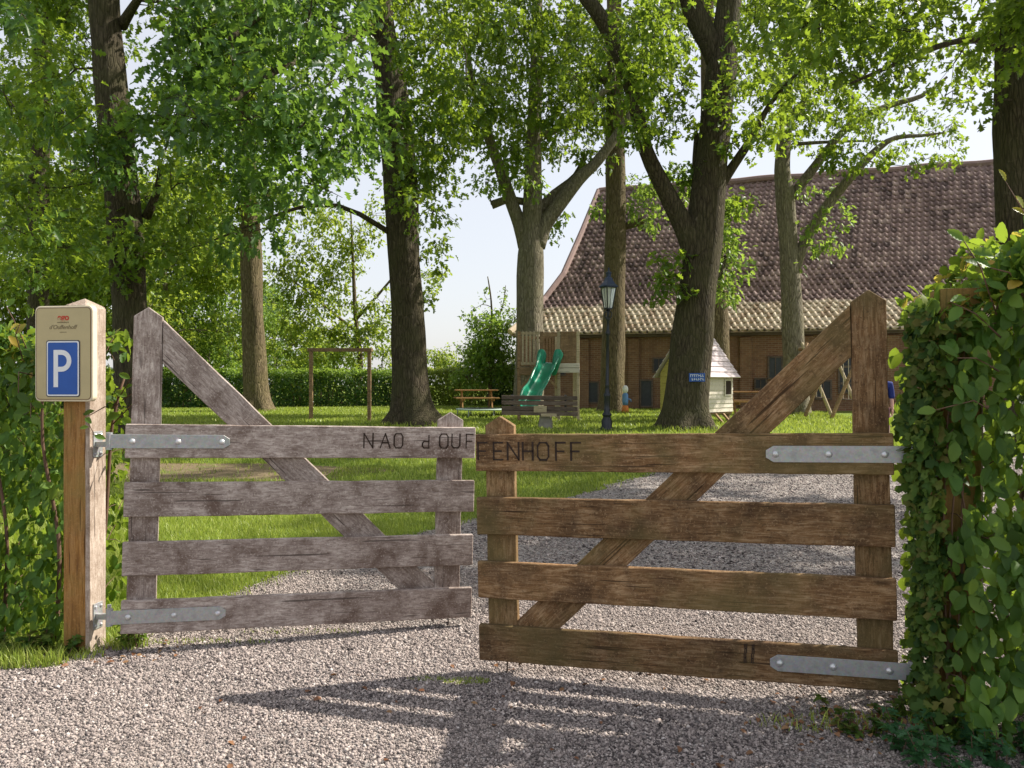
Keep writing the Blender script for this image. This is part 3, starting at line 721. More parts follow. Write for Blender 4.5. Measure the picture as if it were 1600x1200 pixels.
# -- trunk at the right picture edge
r_ = rngs(77); SHADE9 = [(r_.uniform(6.8, 12), r_.uniform(8.2, 12.8), r_.uniform(6.6, 9.2), r_.uniform(.6, .9), 0) for _ in range(34)]  # unseen leaf clumps added to this crown to shade the drive
r_ = rngs(30)
tree('oak_tree', 'smooth brown trunk at the right picture edge rising out of the hedge', 'tree', M['bark_dark'],
     [LB((1604, 700, 14, 84), (1602, 500, 14, 76), (1598, 350, 14, 74), (1594, 200, 14, 72), (1592, 50, 14, 66), (1594, -200, 14, 50), (1600, -700, 14, 12), ground=True),
      LB((1568, 70, 14, 22), (1530, 62, 13.8, 10), (1480, 68, 13.5, 9), (1400, 100, 13, 7), (1330, 130, 12.5, 4)),
      LB((1580, -20, 14, 24), (1500, -60, 13.5, 18), (1400, -80, 13, 12), (1280, -60, 12, 6)), LB((1570, 30, 13.9, 14), (1562, 42, 13.8, 12), (1560, 50, 13.7, 8))],
     RC(1230, -60, 1560, 60, 11.5, 14.5, 15, 50, 70, 0, r_) + RC(1270, 50, 1540, 135, 11.8, 14, 8, 38, 52, 0, r_) + RC(1480, 130, 1550, 190, 12.5, 13.5, 2, 26, 34, 0, r_) + RC(1560, -10, 1600, 14, 13, 13.2, 2, 34, 38, 2, r_)
     + [(x, y, z, r, 0) for x, y, z, r, _ in TOP(9.5, 13.5, 3.5, 4, 16, hi=4, lo=.4, seed=10)] + SHADE9, OAK, T_OAK, .19, 10, flare=.6)
# ------------------------------------------------------------------ trees and shrubs behind the lawn
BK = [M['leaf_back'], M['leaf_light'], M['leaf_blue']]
def bush_tree(name, label, x, Y, h, r, seed, mats, size=.22, m=0, cov=1.9, n=22, low=.25, cat='tree', tr=.16, group=None):
    rng = np.random.default_rng(seed); z0 = gz(Y); cl = []
    for _ in range(n):
        a = rng.uniform(0, 6.28); t = rng.uniform(low, 1.0)
        q = math.sqrt(rng.random()) * r * (math.sin(math.pi * min(1, (t - low) / (1 - low) * .8 + .2)) * .85 + .15)
        cl.append((x + math.cos(a) * q, Y + math.sin(a) * q, z0 + t * h, r * rng.uniform(.28, .46), m))
    return tree(name, label, cat, M['bark_grey'], [[(x, Y, z0 - .1, tr), (x + .1, Y, z0 + h * .3, tr * .8), (x - .1, Y, z0 + h * .6, tr * .5), (x, Y, z0 + h * .95, tr * .15)]],
                cl, mats, T_SIMPLE, size, seed, flare=.3, cov=cov, group=group, per=11)
BG = 'leafy trees beyond the back hedge'
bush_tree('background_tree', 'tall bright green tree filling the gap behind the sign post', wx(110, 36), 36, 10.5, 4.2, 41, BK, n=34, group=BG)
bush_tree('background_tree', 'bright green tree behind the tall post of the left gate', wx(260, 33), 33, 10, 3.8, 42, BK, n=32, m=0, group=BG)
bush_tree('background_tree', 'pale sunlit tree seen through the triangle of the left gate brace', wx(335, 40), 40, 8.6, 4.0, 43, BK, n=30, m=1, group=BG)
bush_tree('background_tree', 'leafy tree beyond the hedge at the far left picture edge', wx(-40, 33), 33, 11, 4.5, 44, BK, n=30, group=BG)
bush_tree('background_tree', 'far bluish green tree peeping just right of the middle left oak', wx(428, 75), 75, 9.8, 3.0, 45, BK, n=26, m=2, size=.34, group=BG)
bush_tree('background_tree', 'low broad tree behind the hedge left of the play frame', wx(455, 46), 46, 4.6, 3.2, 46, BK, n=20, m=0, group=BG)
# young light green tree above the play frame
r_ = rngs(31)
tree('young_tree', 'airy light green young tree rising behind the wooden play frame', 'tree', M['bark_tan'],
     [LB((556, 640, 36, 9), (560, 600, 36, 9), (563, 560, 36, 8), (556, 500, 36, 7), (552, 420, 36, 5), (548, 330, 36, 2), ground=True),
      LB((558, 520, 36, 5), (510, 480, 35.5, 4), (460, 440, 35, 2)), LB((556, 500, 36, 5), (600, 450, 36, 4), (640, 400, 36, 2))],
     RC(440, 330, 610, 400, 34, 37, 9, 26, 38, 0, r_) + RC(425, 390, 610, 470, 34, 37, 13, 24, 36, 0, r_) + RC(450, 460, 625, 545, 34.5, 37, 18, 22, 34, 0, r_) + RC(480, 540, 610, 585, 35, 37, 6, 18, 26, 0, r_) + RC(655, 400, 690, 470, 36, 38, 3, 16, 24, 0, r_) + RC(400, 440, 450, 500, 36, 38, 3, 16, 22, 1, r_),
     BK, T_SIMPLE, .21, 31, flare=.2, cov=1.6, rough=.02, per=11)
r_ = rngs(32)
tree('young_tree', 'small feathery tree left of the play tower with two thin shoots on top', 'tree', M['bark_tan'],
     [LB((765, 640, 33, 7), (766, 560, 33, 5), (768, 480, 33, 3), (762, 432, 33, 1.5), ground=True), LB((768, 520, 33, 3), (785, 480, 33, 2), (790, 446, 33, 1))],
     RC(742, 490, 812, 545, 32, 34, 10, 22, 32, 0, r_) + RC(722, 540, 812, 592, 32, 34, 12, 24, 34, 0, r_) + [tuple(P(764, 450, 33)) + (.16, 0), tuple(P(760, 468, 33)) + (.2, 0), tuple(P(789, 458, 33)) + (.16, 0), tuple(P(786, 478, 33)) + (.3, 0), tuple(P(768, 488, 33)) + (.3, 0), tuple(P(742, 482, 33)) + (.12, 0)],
     [M['leaf_light']], T_SIMPLE, .17, 32, flare=.1, cov=2.0, rough=.02, per=7)
def row_shrub(px, Y, h, r, seed, label, m, size=.17):
    bush_tree('shrub', label, wx(px, Y), Y, h, r, seed, BK, size=size, m=m, n=16, low=.1, cat='shrub', tr=.06, cov=1.25, group='shrubs behind the back hedge')
for i, (px, Y, h, r, m, lb) in enumerate([
        (275, 36, 2.9, 1.7, 0, 'shrub behind the hedge by the tall post of the left gate'), (330, 37, 3.2, 1.8, 1, 'pale shrub behind the left end of the dark hedge'),
        (435, 37, 2.7, 1.7, 1, 'sunny rounded shrub just right of the middle left oak'), (492, 38, 2.6, 1.7, 0, 'shrub seen at the left post of the play frame'),
        (545, 39, 2.7, 1.8, 1, 'shrub seen through the middle of the play frame'), (600, 38, 2.8, 1.7, 0, 'shrub seen between the play frame and the central oak'),
        (690, 40, 2.5, 1.8, 0, 'shrub just right of the central oak foot'), (735, 41, 2.8, 1.6, 0, 'shrub under the small feathery tree'), (800, 37, 2.4, 1.4, 0, 'dark shrub left of the play tower')]):
    row_shrub(px, Y, h, r, 60 + i, lb, m)

# ------------------------------------------------------------------ hedges
def hedge(name, label, c, L, W, H, rz, mats, size, cov, seed, tm=T_SIMPLE, top=None, jit=.1, group=None, cat='hedge', core=True):
    """trimmed hedge: leaves through the outer 25 cm over a twiggy dark inside; local X along the hedge"""
    rng = np.random.default_rng(seed)
    root = empty(name, c, rz, label=label, cat=cat, group=group)
    if core:
        mb = MB(); n = int(L * 9)
        for _ in range(n):
            x = rng.uniform(-L / 2, L / 2); y = rng.uniform(-W * .3, W * .3)
            x2, y2, z2 = x + rng.uniform(-.25, .25), y + rng.uniform(-W * .35, W * .35), rng.uniform(H * .5, H * .97)
            mb.tube([(x, y, -.05), ((x + x2) / 2 + rng.uniform(-.08, .08), (y + y2) / 2, z2 * .5), (x2, y2, z2)], [.018, .012, .005], 4, cap=False)
        mb.build('stems', M['twig'], root)
    S = 2 * (L + W) * H + L * W * 1.3; n = int(cov * S / (.34 * size * size))
    f = rng.random(n); dep = np.abs(rng.normal(0, .10, n)) - .05
    A = [L * H, L * H, W * H, W * H, L * W * 1.3]; cum = np.cumsum(A) / sum(A); k = np.searchsorted(cum, f)
    a = rng.uniform(-.5, .5, n); b = rng.random(n); wob = .06 * np.sin(a * L * 3.1 + b * 5) + .04 * np.sin(a * L * 8 - b * 7)
    p = np.zeros((n, 3)); o = np.zeros((n, 3))
    for q, (sx, sy) in enumerate([(0, -1), (0, 1), (-1, 0), (1, 0)]):
        m_ = k == q
        if sx == 0: p[m_] = np.stack([a * L, sy * (W / 2 - dep + wob), b * H], 1)[m_]
        else: p[m_] = np.stack([sx * (L / 2 - dep + wob), a * W, b * H], 1)[m_]
        o[m_] = (sx, sy, .1)
    m_ = k == 4; p[m_] = np.stack([a * L, (b - .5) * W, H - dep + wob], 1)[m_]; o[m_] = (0, 0, 1)
    p[:, 2] = np.maximum(p[:, 2], .02)
    ax = o * .5 + rng.normal(size=(n, 3)) * .7 + np.array([0, 0, -.35]); up = o * .9 + np.array([0, 0, .5]) + rng.normal(size=(n, 3)) * .4
    s = size * rng.uniform(.6, 1.15, n)
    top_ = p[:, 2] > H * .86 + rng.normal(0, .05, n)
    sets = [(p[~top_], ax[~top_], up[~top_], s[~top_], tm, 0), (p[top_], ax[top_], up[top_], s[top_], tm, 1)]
    link('foliage', leaf_mesh('foliage', sets), mats, root); return root
HG = 'clipped hedge runs round the lawn'
def hspan(xa, Ya, xb, Yb, W, H, label, mats, seed, size=.12, cov=2.7):
    a, b = Vector((xa, Ya, 0)), Vector((xb, Yb, 0)); d = b - a; c = (a + b) / 2; c.z = gz(c.y) - .02
    return hedge('clipped_hedge', label, c, d.length, W, H, math.atan2(d.y, d.x), mats, size, cov, seed, group=HG)
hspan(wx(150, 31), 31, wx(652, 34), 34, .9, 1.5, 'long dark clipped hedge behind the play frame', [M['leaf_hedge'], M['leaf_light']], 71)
hspan(wx(655, 36), 36, wx(772, 36), 36, .9, 1.6, 'short sunlit yellow green hedge behind the orange picnic table', [M['leaf_hedge_l'], M['leaf_hedge_l']], 72)
hspan(wx(774, 35), 35, wx(802, 35.5), 35.5, .9, 1.75, 'dark stub of hedge between the sunny hedge and the play tower', [M['leaf_hedge'], M['leaf_hedge']], 73)
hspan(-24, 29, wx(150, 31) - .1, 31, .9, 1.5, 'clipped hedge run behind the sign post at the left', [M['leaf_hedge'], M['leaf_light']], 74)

# near hornbeam hedges either side of the gate
def near_hedge(name, label, pts_fn, n, seed, size, stems, shoots=()):
    rng = np.random.default_rng(seed)
    p, o = pts_fn(n, rng); n = len(p)
    root = empty(name, stems[0][0], label=label, cat='hedge'); b0 = Vector(stems[0][0])
    mb = MB()
    for L in stems: 
        pts, rad = catmull([Vector(q) - b0 for q in L], [.016 * (1 - .6 * i / max(1, len(L) - 1)) for i in range(len(L))], .12); mb.tube(pts, rad, 6, rough=.1, seed=3)
    # fine twigs carrying the leaves
    for j in range(0, n, 14):
        e = Vector(p[j]) - b0; s0 = e - Vector(o[j]) * .16 + Vector((rng.uniform(-.07, .07), rng.uniform(-.05, .05), rng.uniform(-.14, .05)))
        mb.tube([s0, (s0 + e) / 2 + Vector((0, 0, .012)), e], [.0035, .0028, .0015], 3, cap=False)
    p = p - np.array(b0)
    droop = np.clip(rng.normal(1.0, .4, n), 0, 2.2)
    ax = o * .45 + rng.normal(size=(n, 3)) * .42; ax[:, 2] -= droop
    up = o * .95 + np.array([0, 0, .45]) + rng.normal(size=(n, 3)) * .35
    s = size * rng.uniform(.55, 1.15, n)
    # the crown of the hedge: level or rising leaves
    ztop = p[:, 2] + b0.z > HT(p[:, 0] + b0.x) - .16
    ax[ztop, 2] += .75
    gold = ztop & (rng.random(n) < .16); sets = [(p[~gold], ax[~gold], up[~gold], s[~gold], T_HORN, 0), (p[gold], ax[gold], up[gold], s[gold] * .8, T_HORN, 1)]
    sp, sa, su, ssz, smi = [], [], [], [], []
    for (pts, sz, cm) in shoots:
        q = [Vector(v) - b0 for v in pts]; mb.tube(q, [.004 - .0008 * i for i in range(len(q))], 4, mi=0)
        cp, _ = catmull(q, [1] * len(q), sz * .75)
        for i, v in enumerate(cp[1:]):
            sp.append(v); sa.append((rng.uniform(.2, 1) * (1 if i % 2 else -1), rng.uniform(-.6, .2), rng.uniform(-.5, .7))); su.append((rng.uniform(-.4, .4), -.8, .5)); ssz.append(sz * rng.uniform(.7, 1.1)); smi.append(cm)
    if sp:
        sp, sa, su, ssz, smi = map(np.array, (sp, sa, su, ssz, smi))
        for cm in (0, 1):
            k = smi == cm
            if k.any(): sets.append((sp[k], sa[k].astype(float), su[k].astype(float), ssz[k], T_HORN, cm))
    mb.build('stems', M['twig'], root, smooth=True)
    link('foliage', leaf_mesh('foliage', sets), [M['leaf_horn'], M['leaf_shoot']], root)
    return root
def hedge_pts(xa, ya, xb, yb, W, top, dens_front=.62, endcap=0):
    """front face between (xa,ya) and (xb,yb); depth W backwards"""
    a = np.array((xa, ya)); b = np.array((xb, yb)); d = b - a; L = np.linalg.norm(d); u = d / L; v = np.array((-u[1], u[0]))
    def fn(n, rng):
        t = rng.uniform(0, L, n); f = rng.random(n); dep = np.where(f < dens_front, np.abs(rng.normal(0, .09, n)), rng.uniform(0, W, n))
        dep = np.where(rng.random(n) < .16, W - np.abs(rng.normal(0, .06, n)), dep)
        xy = a + t[:, None] * u + dep[:, None] * v; zt = top(xy[:, 0]); z = rng.uniform(.04, 1, n) * zt
        k = rng.random(n) < .25; z = np.where(k, zt - np.abs(rng.normal(0, .10, n)), z)
        # rounded front shoulder and uneven billows
        xy -= (v[None] * (.07 * np.sin(t * 4.1 + z * 3) + .05 * np.sin(z * 9 + t * 7))[:, None])
        sh = np.clip((z - zt + .35) / .35, 0, 1) ** 2 * .16; xy += v[None] * (sh * (dep < W / 2))[:, None]
        out = np.zeros((n, 3)); fr = dep < W * .5
        out[:, :2] = np.where(fr[:, None], -v, v); out[:, 2] = np.clip((z - zt + .3) / .3, 0, 1) * 1.1
        keep = (np.sin(t * 6.3 + 1) * np.sin(z * 7.7 + t * 3) < .72) | fr
        return np.column_stack([xy, z])[keep], nrm(out)[keep]
    return fn
HT = lambda x: 1.83 + .06 * np.sin(x * 9)
near_hedge('hornbeam_hedge', 'leafy hedge left of the wooden post that carries the parking sign', hedge_pts(-6.2, 5.2, -2.62, 4.70, .7, HT), 15000, 81, .082,
           [[(-2.75, 4.8, 0), (-2.72, 4.78, .6), (-2.8, 4.75, 1.2), (-2.76, 4.7, 1.7)], [(-3.1, 4.85, 0), (-3.05, 4.8, .7), (-3.2, 4.8, 1.5)], [(-3.6, 4.9, 0), (-3.5, 4.9, .9), (-3.7, 4.9, 1.6)],
            [(-4.3, 5.0, 0), (-4.2, 5.0, .9), (-4.4, 5.0, 1.6)], [(-2.62, 4.75, 0), (-2.5, 4.85, .5), (-2.45, 4.88, 1.3), (-2.38, 4.9, 1.6)]],
           [([(-2.95, 4.8, 1.7), (-2.93, 4.7, 1.84), (-2.88, 4.66, 1.9)], .08, 1), ([(-2.95, 4.85, 1.75), (-3.0, 4.8, 1.93), (-3.05, 4.8, 2.02)], .08, 0), ([(-2.85, 4.75, 1.4), (-2.78, 4.6, 1.44), (-2.72, 4.5, 1.36)], .09, 0), ([(-2.85, 4.75, 1.6), (-2.85, 4.6, 1.62), (-2.79, 4.5, 1.5)], .09, 0),
            ([(-2.45, 4.88, 1.3), (-2.32, 4.85, 1.42), (-2.22, 4.8, 1.44)], .085, 0), ([(-2.45, 4.88, 1.15), (-2.3, 4.82, 1.3), (-2.2, 4.78, 1.26)], .085, 0),
            ([(-2.45, 4.88, 1.4), (-2.33, 4.86, 1.58), (-2.24, 4.82, 1.62)], .08, 0), ([(-2.4, 4.86, 1.2), (-2.28, 4.7, 1.25), (-2.28, 4.66, 1.14)], .08, 0), ([(-2.4, 4.9, 1.45), (-2.3, 4.85, 1.5), (-2.2, 4.82, 1.52)], .08, 0),
            ([(-2.35, 4.6, 1.42), (-2.42, 4.52, 1.36), (-2.36, 4.5, 1.26)], .07, 0)])
def rh_pts(n, rng):
    p, o = hedge_pts(1.885, 3.38, 5.6, 2.85, .75, lambda x: HT(x), .66)(n, rng)
    x, y, z = p.T; k = (x < 1.92) & (rng.random(len(x)) < .35)
    for za, zb, xb in ((.93, 1.13, 2.0), (1.84, 1.99, 2.06), ): k |= (x < xb) & (z > za) & (z < zb) & (y < 3.6) & (rng.random(len(x)) < .85)
    return p[~k], o[~k]
HT = lambda x: 1.98 + .26 * np.clip((x - 2.05) / .3, 0, 1) + .05 * np.sin(x * 9)
near_hedge('hornbeam_hedge', 'tall leafy hedge on the right growing round the ivy covered post', rh_pts, 17500, 82, .090,
           [[(2.35, 3.75, 0), (2.3, 3.7, .6), (2.38, 3.66, 1.3), (2.3, 3.6, 1.9)], [(2.65, 3.7, 0), (2.6, 3.6, .9), (2.7, 3.55, 1.8)], [(3.1, 3.6, 0), (3.05, 3.5, 1.9)], [(3.7, 3.5, 0), (3.65, 3.4, 1.9)], [(4.4, 3.4, 0), (4.35, 3.3, 1.9)]],
           [([(2.3, 3.5, 1.9), (2.26, 3.45, 2.1), (2.22, 3.44, 2.28), (2.12, 3.42, 2.42)], .085, 1), ([(2.1, 3.45, 1.85), (2.0, 3.4, 2.05), (1.93, 3.4, 2.16)], .08, 0), ([(2.35, 3.4, 2.0), (2.38, 3.38, 2.2), (2.33, 3.36, 2.32)], .075, 1),
            ([(2.1, 3.42, 1.75), (1.98, 3.4, 1.85), (1.86, 3.38, 1.9)], .085, 0), ([(2.1, 3.42, 1.6), (1.97, 3.38, 1.66), (1.88, 3.36, 1.66)], .08, 0), ([(2.12, 3.42, 1.4), (1.96, 3.38, 1.48), (1.8, 3.38, 1.44)], .08, 0),
            ([(2.2, 3.4, 1.9), (2.1, 3.36, 2.02), (2.02, 3.36, 2.04)], .09, 0), ([(2.5, 3.3, 2.05), (2.52, 3.28, 2.2), (2.46, 3.27, 2.3)], .08, 0)])
# ivy over the right post
def ivy():
    rng = np.random.default_rng(83); n = 1800
    root = empty('ivy', (1.98, 3.62, 0), label='dark small leaved ivy climbing the left side of the right hand post', cat='ivy')
    z = rng.uniform(.03, 1.93, n); w = .09 + .06 * np.sin(z * 3.3 + 1) + .05 * np.sin(z * 8)
    bulge = np.exp(-((z - 1.32) / .28) ** 2) * .16
    x = np.where(rng.random(n) < .84, -.085 - rng.uniform(0, 1, n) * (w * .28 + bulge * .55), rng.uniform(-.1, .03, n)); y = rng.uniform(-.12, .12, n)
    y = np.where(x > -.08, -.10 - rng.uniform(0, .04, n), y)
    m0 = (rng.random(n) < .35) & (z < .35); x = np.where(m0, rng.uniform(-.22, .15, n), x); z = np.where(m0, z * .6, z); y = np.where(m0, rng.uniform(-.25, .1, n), y)
    zc_ = ((z > .93) & (z < 1.13)) | ((z > 1.83) & (z < 1.99)) | ((z > .52) & (z < .64)); kk = ~((x > -.085) & zc_ & (rng.random(n) < .92)); x, y, z = x[kk], y[kk], z[kk]; n = len(x)
    p = np.stack([x, y, z], 1); o = np.stack([np.where(x < -.08, -1.0, 0), np.where(x < -.08, -.4, -1.0), 0 * x + .2], 1)
    ax = o * .3 + rng.normal(size=(n, 3)) * .5 + np.array([0, 0, -.5]); up = o + rng.normal(size=(n, 3)) * .3
    mb = MB()
    for i in range(4):
        xx = rng.uniform(-.1, .02); pts = [(xx if k else xx - .03, -.09 - .02 * rng.random() if xx > -.08 else rng.uniform(-.1, .05), k * .19) for k in range(10)]
        pts = [(a + rng.uniform(-.02, .02), b, c) for a, b, c in pts]; q, r = catmull(pts, [.006 - .0004 * k for k in range(10)], .06); mb.tube(q, r, 5, cap=False)
    mb.build('stems', M['twig'], root, smooth=True)
    link('foliage', leaf_mesh('foliage', [(p, ax, up, .056 * rng.uniform(.45, 1.2, n), T_IVY, 0)]), M['leaf_ivy'], root)
ivy()
# low plants at the foot of the right hedge, ivy trailing under the left hedge, fallen leaves
def herbs(name, label, cat, pts, size, mat, seed, tm, h, n=46):
    rng = np.random.default_rng(seed); mb = MB(); B, A_, U, S = [], [], [], []
    c0 = Vector((pts[0][0], pts[0][1], 0))
    for (x, y) in pts:
        hh = h * rng.uniform(.6, 1.2); top = Vector((x + rng.uniform(-.05, .05), y + rng.uniform(-.05, .05), hh)) - c0; bt = Vector((x, y, -.01)) - c0
        mb.tube([bt, (bt + top) / 2 + Vector((.01, 0, .01)), top], [.003, .0025, .0015], 4, cap=False)
        for k in range(n // len(pts) + 5):
            t = rng.uniform(.2, 1); q = bt.lerp(top, t); a = rng.uniform(0, 6.28)
            B.append(q); A_.append((math.cos(a), math.sin(a), rng.uniform(-.3, .4))); U.append((rng.normal() * .2, rng.normal() * .2, 1)); S.append(size * rng.uniform(.6, 1.2))
    bm = bmesh.new(); bm.from_mesh(mb.mesh('t')); nf = len(bm.faces); bm.from_mesh(leaf_mesh('t', [(np.array(B), np.array(A_), np.array(U), np.array(S), tm, 1)]))
    me = bpy.data.meshes.new(name); bm.to_mesh(me); bm.free(); o = link(name, me, [M['twig'], mat]); o.location = c0; tag(o, label, cat, kind='stuff')
rr = random.Random(5)
herbs('nettle_clump', 'low bluish green leafy weeds at the foot of the right hedge', 'weeds', [(rr.uniform(1.62, 2.6), rr.uniform(3.12, 3.42)) for _ in range(46)], .055, M['leaf_herb'], 84, T_OAK, .14, 420)
herbs('weed_clump', 'small green weeds beside the hinge end of the right gate', 'weeds', [(rr.uniform(1.45, 1.9), rr.uniform(3.45, 3.72)) for _ in range(14)], .035, M['leaf_ivy'], 85, T_IVY, .09, 120)
herbs('ground_ivy', 'ivy trailing on the ground under the left hedge', 'ivy', [(rr.uniform(-3.3, -2.5), rr.uniform(4.4, 4.6)) for _ in range(26)], .05, M['leaf_ivy'], 86, T_IVY, .12, 260)
herbs('weed_clump', 'pale green weeds growing at the foot of the left post under its hinge', 'weeds', [(rr.uniform(-2.34, -2.18), rr.uniform(4.6, 4.72)) for _ in range(10)], .04, M['leaf_light'], 87, T_OVAL, .16, 90)
def litter():
    rng = np.random.default_rng(88); n = 340; X = np.concatenate([rng.normal(1.62, .28, n // 2), rng.uniform(-1.5, 2.2, n // 4), rng.uniform(-3.2, -1.9, n // 4)]); 
    Y = np.concatenate([rng.normal(3.62, .12, n // 2), rng.uniform(3.2, 4.4, n // 4), rng.uniform(4.35, 4.75, n // 4)])
    p = np.stack([X, Y, 0 * X + .018], 1); a = rng.uniform(0, 6.28, len(X)); ax = np.stack([np.cos(a), np.sin(a), rng.normal(0, .15, len(X))], 1)
    up = np.stack([rng.normal(0, .3, len(X)), rng.normal(0, .3, len(X)), 0 * X + 1], 1)
    tag(link('leaf_litter', leaf_mesh('leaf_litter', [(p, ax, up, rng.uniform(.018, .045, len(X)), T_OVAL, 0)]), M['dead_leaf']), 'dry brown fallen leaves scattered on the gravel by the hedges', 'leaf litter', kind='stuff')
litter()
# ------------------------------------------------------------------ gates and posts
W_ = 2.05
def plank(name, mat, parent, a, b, w, t, y, seed, ends=None, jag=.0016):
    """plank from a to b (gate-local x,z), width w, thickness t, front face at y; grain on local X"""
    rng = random.Random(seed); a = Vector((a[0], 0, a[1])); b = Vector((b[0], 0, b[1])); d = b - a; L = d.length
    n = max(3, int(L / .09)); vs, fs = [], []
    for i in range(n + 1):
        x = L * i / n; j = [rng.uniform(-jag, jag) for _ in range(4)]
        wv = .0009 * math.sin(i * .7 + seed)
        for (yy, zz, q) in ((0, -w / 2, 0), (t, -w / 2, 1), (t, w / 2, 2), (0, w / 2, 3)):
            xx = x
            if ends:
                lo, hi = ends; f = (zz / w + .5)
                if i == 0: xx = lo[0] * (1 - f) + lo[1] * f
                elif i == n: xx = L + hi[0] * (1 - f) + hi[1] * f
            vs.append((xx, yy + (j[q] * .6), zz + j[q] + wv))
    for i in range(n):
        for q in range(4): fs.append((i * 4 + q, i * 4 + (q + 1) % 4, (i + 1) * 4 + (q + 1) % 4, (i + 1) * 4 + q))
    fs.append((3, 2, 1, 0)); fs.append(tuple(n * 4 + q for q in range(4)))
    me = bpy.data.meshes.new(name); me.from_pydata(vs, [], [f[::-1] for f in fs]); me.update()
    bm = bmesh.new(); bm.from_mesh(me); bmesh.ops.recalc_face_normals(bm, faces=bm.faces)
    sharp = [e for e in bm.edges if len(e.link_faces) == 2 and e.calc_face_angle(0) > .7]
    bmesh.ops.bevel(bm, geom=sharp, offset=.004, segments=1, affect='EDGES', clamp_overlap=True); bm.to_mesh(me); bm.free()
    o = link(name, me, mat, parent); o.location = (a.x, y, a.z); o.rotation_euler = (0, -math.atan2(d.z, d.x), 0); return o
def upright(name, mat, parent, xc, w, z0, zs, za, t, y, seed):
    """upright with a peaked head: shoulders at zs, apex at za. Built lying along X then stood up"""
    rng = random.Random(seed); L = zs - z0; n = int(L / .1); prof = []
    mb = MB(); pts = [(0, -w / 2)] + [(L * i / n, -w / 2 + rng.uniform(-.0015, .0015)) for i in range(1, n)] + [(L, -w / 2), (za - z0, 0), (L, w / 2)] + [(L * i / n, w / 2 + rng.uniform(-.0015, .0015)) for i in range(n - 1, 0, -1)] + [(0, w / 2)]
    mb.prism(pts, 0, t)
    o = mb.build(name, mat, parent, bevel=.003); bm = bmesh.new(); bm.from_mesh(o.data); bmesh.ops.recalc_face_normals(bm, faces=bm.faces); bm.to_mesh(o.data); bm.free()
    o.location = (xc, y, z0); o.rotation_euler = (0, -math.pi / 2, 0); return o

STROKES = {'N': ([[(0, 0), (0, 1), (.62, 0), (.62, 1)]], .62), 'A': ([[(0, 0), (.34, 1), (.68, 0)], [(.12, .35), (.56, .35)]], .68), 'U': ([[(0, 1), (0, .2), (.12, .02), (.46, .02), (.58, .2), (.58, 1)]], .58),
           'O': ([[(0, .2), (.12, 0), (.48, 0), (.6, .2), (.6, .8), (.48, 1), (.12, 1), (0, .8), (0, .2)]], .6), 'd': ([[(.5, .98), (.5, 0), (.12, 0), (0, .15), (0, .38), (.12, .52), (.5, .52)]], .5),
           'F': ([[(0, 0), (0, 1), (.5, 1)], [(0, .5), (.42, .5)]], .5), 'E': ([[(.5, 1), (0, 1), (0, 0), (.5, 0)], [(0, .5), (.42, .5)]], .5), 'H': ([[(0, 0), (0, 1)], [(.55, 0), (.55, 1)], [(0, .5), (.55, .5)]], .55)}
def carve(mb, ch, x, z, h, lw, y, sx=1.0):
    """one letter from flat dark strokes standing just proud of the wood; x is the left edge"""
    for line in STROKES[ch][0]:
        for (ax, az), (bx, bz) in zip(line[:-1], line[1:]):
            a = Vector((x + ax * h * sx, 0, z + az * h)); b = Vector((x + bx * h * sx, 0, z + bz * h)); d = (b - a).normalized(); nn = Vector((-d.z, 0, d.x)) * lw * random.uniform(.36, .6); a -= d * lw * .4; b += d * lw * .4
            y0, y1 = y, y + .006; q = [a - nn, b - nn, b + nn, a + nn]
            mb.add([(v.x, y0, v.z) for v in q] + [(v.x, y1, v.z) for v in q], [(0, 1, 2, 3), (7, 6, 5, 4), (0, 4, 5, 1), (1, 5, 6, 2), (2, 6, 7, 3), (3, 7, 4, 0)])

def strap(parent, x0, x1, z, sgn, y, bolts):
    """hinge strap with pointed end at x1, knuckle at x0"""
    h = .079; c = .035 * (1 if x1 > x0 else -1)
    mb = MB(); poly = [(x0, z - h / 2), (x1 - c, z - h / 2), (x1, z - h * .22), (x1, z + h * .22), (x1 - c, z + h / 2), (x0, z + h / 2)]
    if x1 < x0: poly = poly[::-1]
    mb.prism(poly, y - .007, y - .0005)
    s = mb.build('hinge_strap', M['galv'], parent, bevel=.0012)
    for bx in bolts:
        q = MB(); q.tube([(bx, y - .007, z), (bx, y - .010, z), (bx, y - .016, z), (bx, y - .019, z)], [.017, .0165, .011, .004], 14); q.build('bolt', M['bolt'], s, smooth=True)
    k = MB(); k.tube([(x0, y + .008, z - h * .62), (x0, y + .008, z + h * .62)], [.019, .019], 14); k.build('knuckle', M['galv'], s, smooth=False)
    return s

